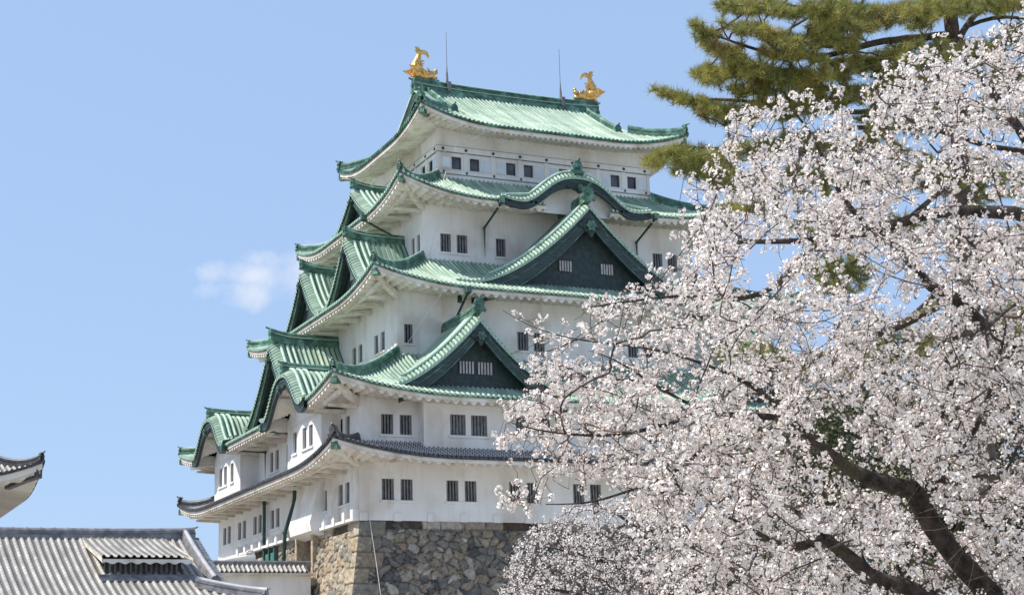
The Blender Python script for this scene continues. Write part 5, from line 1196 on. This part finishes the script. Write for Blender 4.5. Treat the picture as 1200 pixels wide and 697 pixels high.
# ================================================================== PINES
def pine(label, base_xy, trunk_pts, trunk_r, limbs, pads, ntuft, D0, needle=.135, group=None, nn=38):
    tree = thing('pine_tree', label, 'tree', tuple(base_xy), group)
    nb = NB(); bark_tube(nb, trunk_pts, trunk_r, 12, .3)
    B = [(trunk_pts, trunk_r, None)]
    for pp, D, r in limbs:
        n = len(pp); pts = [px(x, y, d) for (x, y), d in zip(pp, np.interp(np.linspace(0, 1, n), [0, 1], D))]; rr = np.linspace(r[0], r[1], n)
        rr = rr*.55; B.append((pts, rr, 1)); bark_tube(nb, pts, rr, 8, .2)
    nb.build('trunk', 'pbark', tree, smooth=True)
    T = []
    for (x, y, w, h, D, dd, n, tilt) in pads:                  # flat foliage pads, thicker in the middle
        n = int(n*1.6); a = rng.uniform(0, 2*math.pi, n); r = rng.random(n)**.6; X = x+w*.95*r*np.cos(a); Y = y+h*.72*r*np.sin(a)+tilt*(X-x)+np.abs(X-x)**2/w*.05
        Dp = D+dd*rng.uniform(-1, 1, n)
        T += [px(q, s_, d) for q, s_, d in zip(X, Y, Dp)]
    T = np.array(T); A, par, rad, nb_ = grow(B, T, rmin=.005, k=2.8); tw = NB(); wood(tw, A, par, rad, nb_); tw.build('twigs', 'pbark', tree)
    i = np.arange(nb_, len(A)); i = i[(rad[i] < .0095)]; i = i[rng.random(len(i)) < .72]; dirn = A[i]-A[par[i]]; dirn /= np.linalg.norm(dirn, axis=1)[:, None]+1e-9
    C = A[i]; n = len(C); d = np.repeat(dirn, nn, 0)*.5+rng.normal(0, .7, (n*nn, 3)); d[:, 2] += .35; d /= np.linalg.norm(d, axis=1)[:, None]
    c = np.repeat(C, nn, 0)-np.repeat(dirn, nn, 0)*rng.uniform(0, .16, (n*nn, 1)); ln = needle*rng.uniform(.7, 1.15, n*nn)[:, None]
    s_ = np.cross(d, rng.normal(size=d.shape)); s_ /= np.linalg.norm(s_, axis=1)[:, None]; wd = .0040*D0/24
    V = np.stack([c-s_*wd, c+s_*wd, c+d*ln], 1); nd = NB(); k = nd.verts(V.reshape(-1, 3)); nd.T.append(k+np.arange(len(c)*3).reshape(-1, 3))
    nd.build('needles', 'needle', tree)
D = 25.0
tb0 = px(1150, 900, D)*[1, 1, 0]
limbs = [([(1116, 10), (1080, 6), (1045, 8), (1000, 18), (960, 12), (920, 5)], (25, 24.2), (.10, .03)),
         ([(1120, 40), (1070, 45), (1030, 48), (990, 60), (965, 68), (930, 67), (890, 60), (862, 50), (835, 40)], (25, 23), (.11, .02)),
         ([(1118, 110), (1060, 104), (1000, 103), (960, 104), (925, 98), (880, 80), (840, 62)], (25, 24), (.09, .02)),
         ([(1125, 150), (1060, 150), (1000, 148), (940, 160), (890, 170), (840, 175), (790, 170)], (25, 23.5), (.08, .02)),
         ([(1118, 120), (1040, 130), (960, 132), (890, 120), (840, 115), (800, 118), (775, 110)], (25, 24.5), (.08, .02)),
         ([(1122, 50), (1130, 30), (1145, 10), (1170, -5)], (25, 25.5), (.10, .06)), ([(1135, 30), (1160, 18), (1200, 20), (1250, 30)], (25.3, 24), (.06, .03)),
         ([(1125, 60), (1180, 80), (1230, 90)], (25, 26), (.07, .03)), ([(1130, 200), (1060, 260), (1000, 310), (960, 330)], (25, 26), (.08, .03)), ([(1140, 300), (1060, 380), (960, 420), (860, 430)], (25.5, 27), (.08, .03)),
         ([(1110, -30), (1050, -50), (980, -40), (920, -20), (885, 0)], (25, 24), (.09, .03)), ([(1115, -20), (1000, -10), (930, 30), (900, 50)], (25, 26), (.07, .02))]
pads = [(1090, 10, 50, 16, 24.4, 1.2, 90, 0), (1160, 6, 50, 16, 24.8, 1.2, 80, 0), (1090, 60, 50, 20, 24.6, 1.2, 90, 0), (1200, 0, 40, 20, 25, 1.2, 60, 0), (1030, 110, 60, 20, 24.6, 1.2, 90, 0), (990, 30, 50, 12, 24.0, 1, 70, 0), (930, 65, 46, 9, 23.6, .8, 60, .1), (880, 8, 48, 12, 23.8, .9, 90, .1), (960, 10, 60, 16, 24, 1.2, 130, 0), (1040, 20, 60, 22, 25, 1.2, 130, 0), (900, 40, 60, 13, 23.4, .9, 110, .25), (965, 48, 50, 14, 24, 1, 100, 0),
        (826, 38, 20, 22, 23.2, .5, 34, .6), (850, 62, 34, 12, 23.4, .7, 60, .3), (880, 86, 60, 14, 23.8, .9, 120, .12), (945, 90, 55, 15, 24.2, 1, 110, -.05), (1020, 75, 55, 22, 25, 1.2, 130, 0), (1075, 90, 40, 26, 25, 1.2, 90, 0),
        (826, 92, 20, 12, 23.6, .6, 30, .3), (778, 108, 14, 9, 24.4, .4, 16, .2), (812, 120, 30, 9, 24.4, .6, 44, .25), (850, 132, 42, 13, 24.2, .8, 80, .1), (910, 128, 50, 15, 24.4, 1, 90, 0), (960, 118, 40, 20, 24.6, 1, 70, 0),
        (785, 182, 30, 10, 23.6, .6, 50, -.1), (766, 192, 12, 6, 23.5, .4, 14, 0), (822, 200, 44, 14, 23.6, .8, 70, .05), (870, 215, 50, 16, 24, .8, 60, 0), (890, 108, 50, 12, 24.3, .9, 50, .1), (830, 182, 36, 14, 23.6, .8, 66, .05), (880, 176, 44, 18, 24, 1, 70, 0), (845, 205, 30, 9, 23.8, .7, 34, .1), (940, 170, 50, 24, 24.5, 1.2, 60, 0),
        (1150, 60, 45, 20, 25.5, 1.3, 60, 0), (1185, 90, 40, 22, 25.5, 1.3, 60, 0), (1160, 130, 60, 26, 26, 1.3, 60, 0), (1190, 40, 26, 12, 24.6, .7, 22, 0), (1060, 140, 60, 30, 25, 1.3, 90, 0), (960, 210, 70, 30, 25.5, 1.2, 130, 0), (1050, 200, 70, 36, 26, 1.3, 150, 0), (1150, 210, 70, 40, 26, 1.4, 150, 0), (1000, 260, 80, 24, 26, 1.2, 90, 0), (880, 240, 40, 18, 25.5, 1, 50, 0), (1170, 290, 70, 36, 26.5, 1.4, 90, 0), (1010, 170, 50, 20, 25.5, 1.2, 70, 0), (1240, 60, 50, 30, 25, 1.5, 60, 0),
        (985, 318, 44, 40, 26, 1.2, 110, 0), (1070, 270, 60, 30, 26, 1.4, 90, 0), (880, 412, 50, 20, 26.8, 1, 70, 0), (960, 430, 50, 26, 27, 1.3, 70, 0), (1050, 400, 70, 40, 27, 1.5, 90, 0), (1150, 380, 70, 60, 27, 1.5, 100, 0), (960, -40, 90, 18, 24.5, 1.5, 80, 0), (1100, -60, 100, 22, 25, 1.5, 80, 0)]
pine('tall green pine with a dark trunk and flat needle sprays above the blossom', tb0, [tb0, px(1160, 700, D), px(1150, 500, D), px(1135, 330, D), px(1125, 200, D), px(1122, 100, D), px(1118, 50, D), px(1113, 0, D), px(1105, -50, D), px(1090, -90, D)], [.26, .22, .18, .15, .125, .11, .10, .095, .08, .05], limbs, pads, 0, 25)
# ================================================================== EVERGREENS BEHIND THE CHERRY
def broadleaf(label, cx0, cy0, D, rx, rz, n, group=None):
    c = px(cx0, cy0, D); root = thing('evergreen_tree', label, 'tree', (c[0], c[1], 0), group)
    nb = NB(); bark_tube(nb, [[c[0], c[1], 0], [c[0]+.1, c[1], c[2]*.5], [c[0], c[1]+.2, c[2]+rz*.3]], [.35, .28, .12], 9, .5)
    for k in range(9):
        a = k*.7; bark_tube(nb, [[c[0], c[1], c[2]*.55+k*.25], [c[0]+rx*.4*math.cos(a), c[1]+rx*.4*math.sin(a), c[2]+.3*k-1], [c[0]+rx*.75*math.cos(a), c[1]+rx*.75*math.sin(a), c[2]+.3*k]], [.12, .08, .03], 6, .5)
    nb.build('trunk', 'pbark', root, smooth=True)
    cl = rng.normal(size=(70, 3)); cl /= np.linalg.norm(cl, axis=1)[:, None]; cl *= rng.uniform(.45, 1, 70)[:, None]*[rx, rx, rz]; cl += c
    j = rng.integers(0, 70, n); p = cl[j]+rng.normal(0, 1, (n, 3))*[.55, .55, .38]; p = p[p[:, 2] > .8]; n = len(p)
    u = rng.normal(size=(n, 3)); u /= np.linalg.norm(u, axis=1)[:, None]; v = np.cross(u, rng.normal(size=(n, 3))); v /= np.linalg.norm(v, axis=1)[:, None]; s_ = .085
    V = np.stack([p-u*s_, p-v*s_*.5, p+u*s_, p+v*s_*.5], 1); lf = NB(); k = lf.verts(V.reshape(-1, 3)); lf.Q.append(k+np.arange(n*4).reshape(-1, 4)); lf.build('crown', 'leaf', root)
broadleaf('dark evergreen behind the cherry blossom, leftmost of the three', 1000, 640, 44, 4.2, 3.6, 26000)
broadleaf('dark evergreen behind the cherry blossom, middle one of the three', 1120, 560, 47, 4.6, 5.0, 30000)
broadleaf('dark evergreen behind the cherry blossom, rightmost of the three', 1260, 500, 46, 4.8, 5.6, 30000)
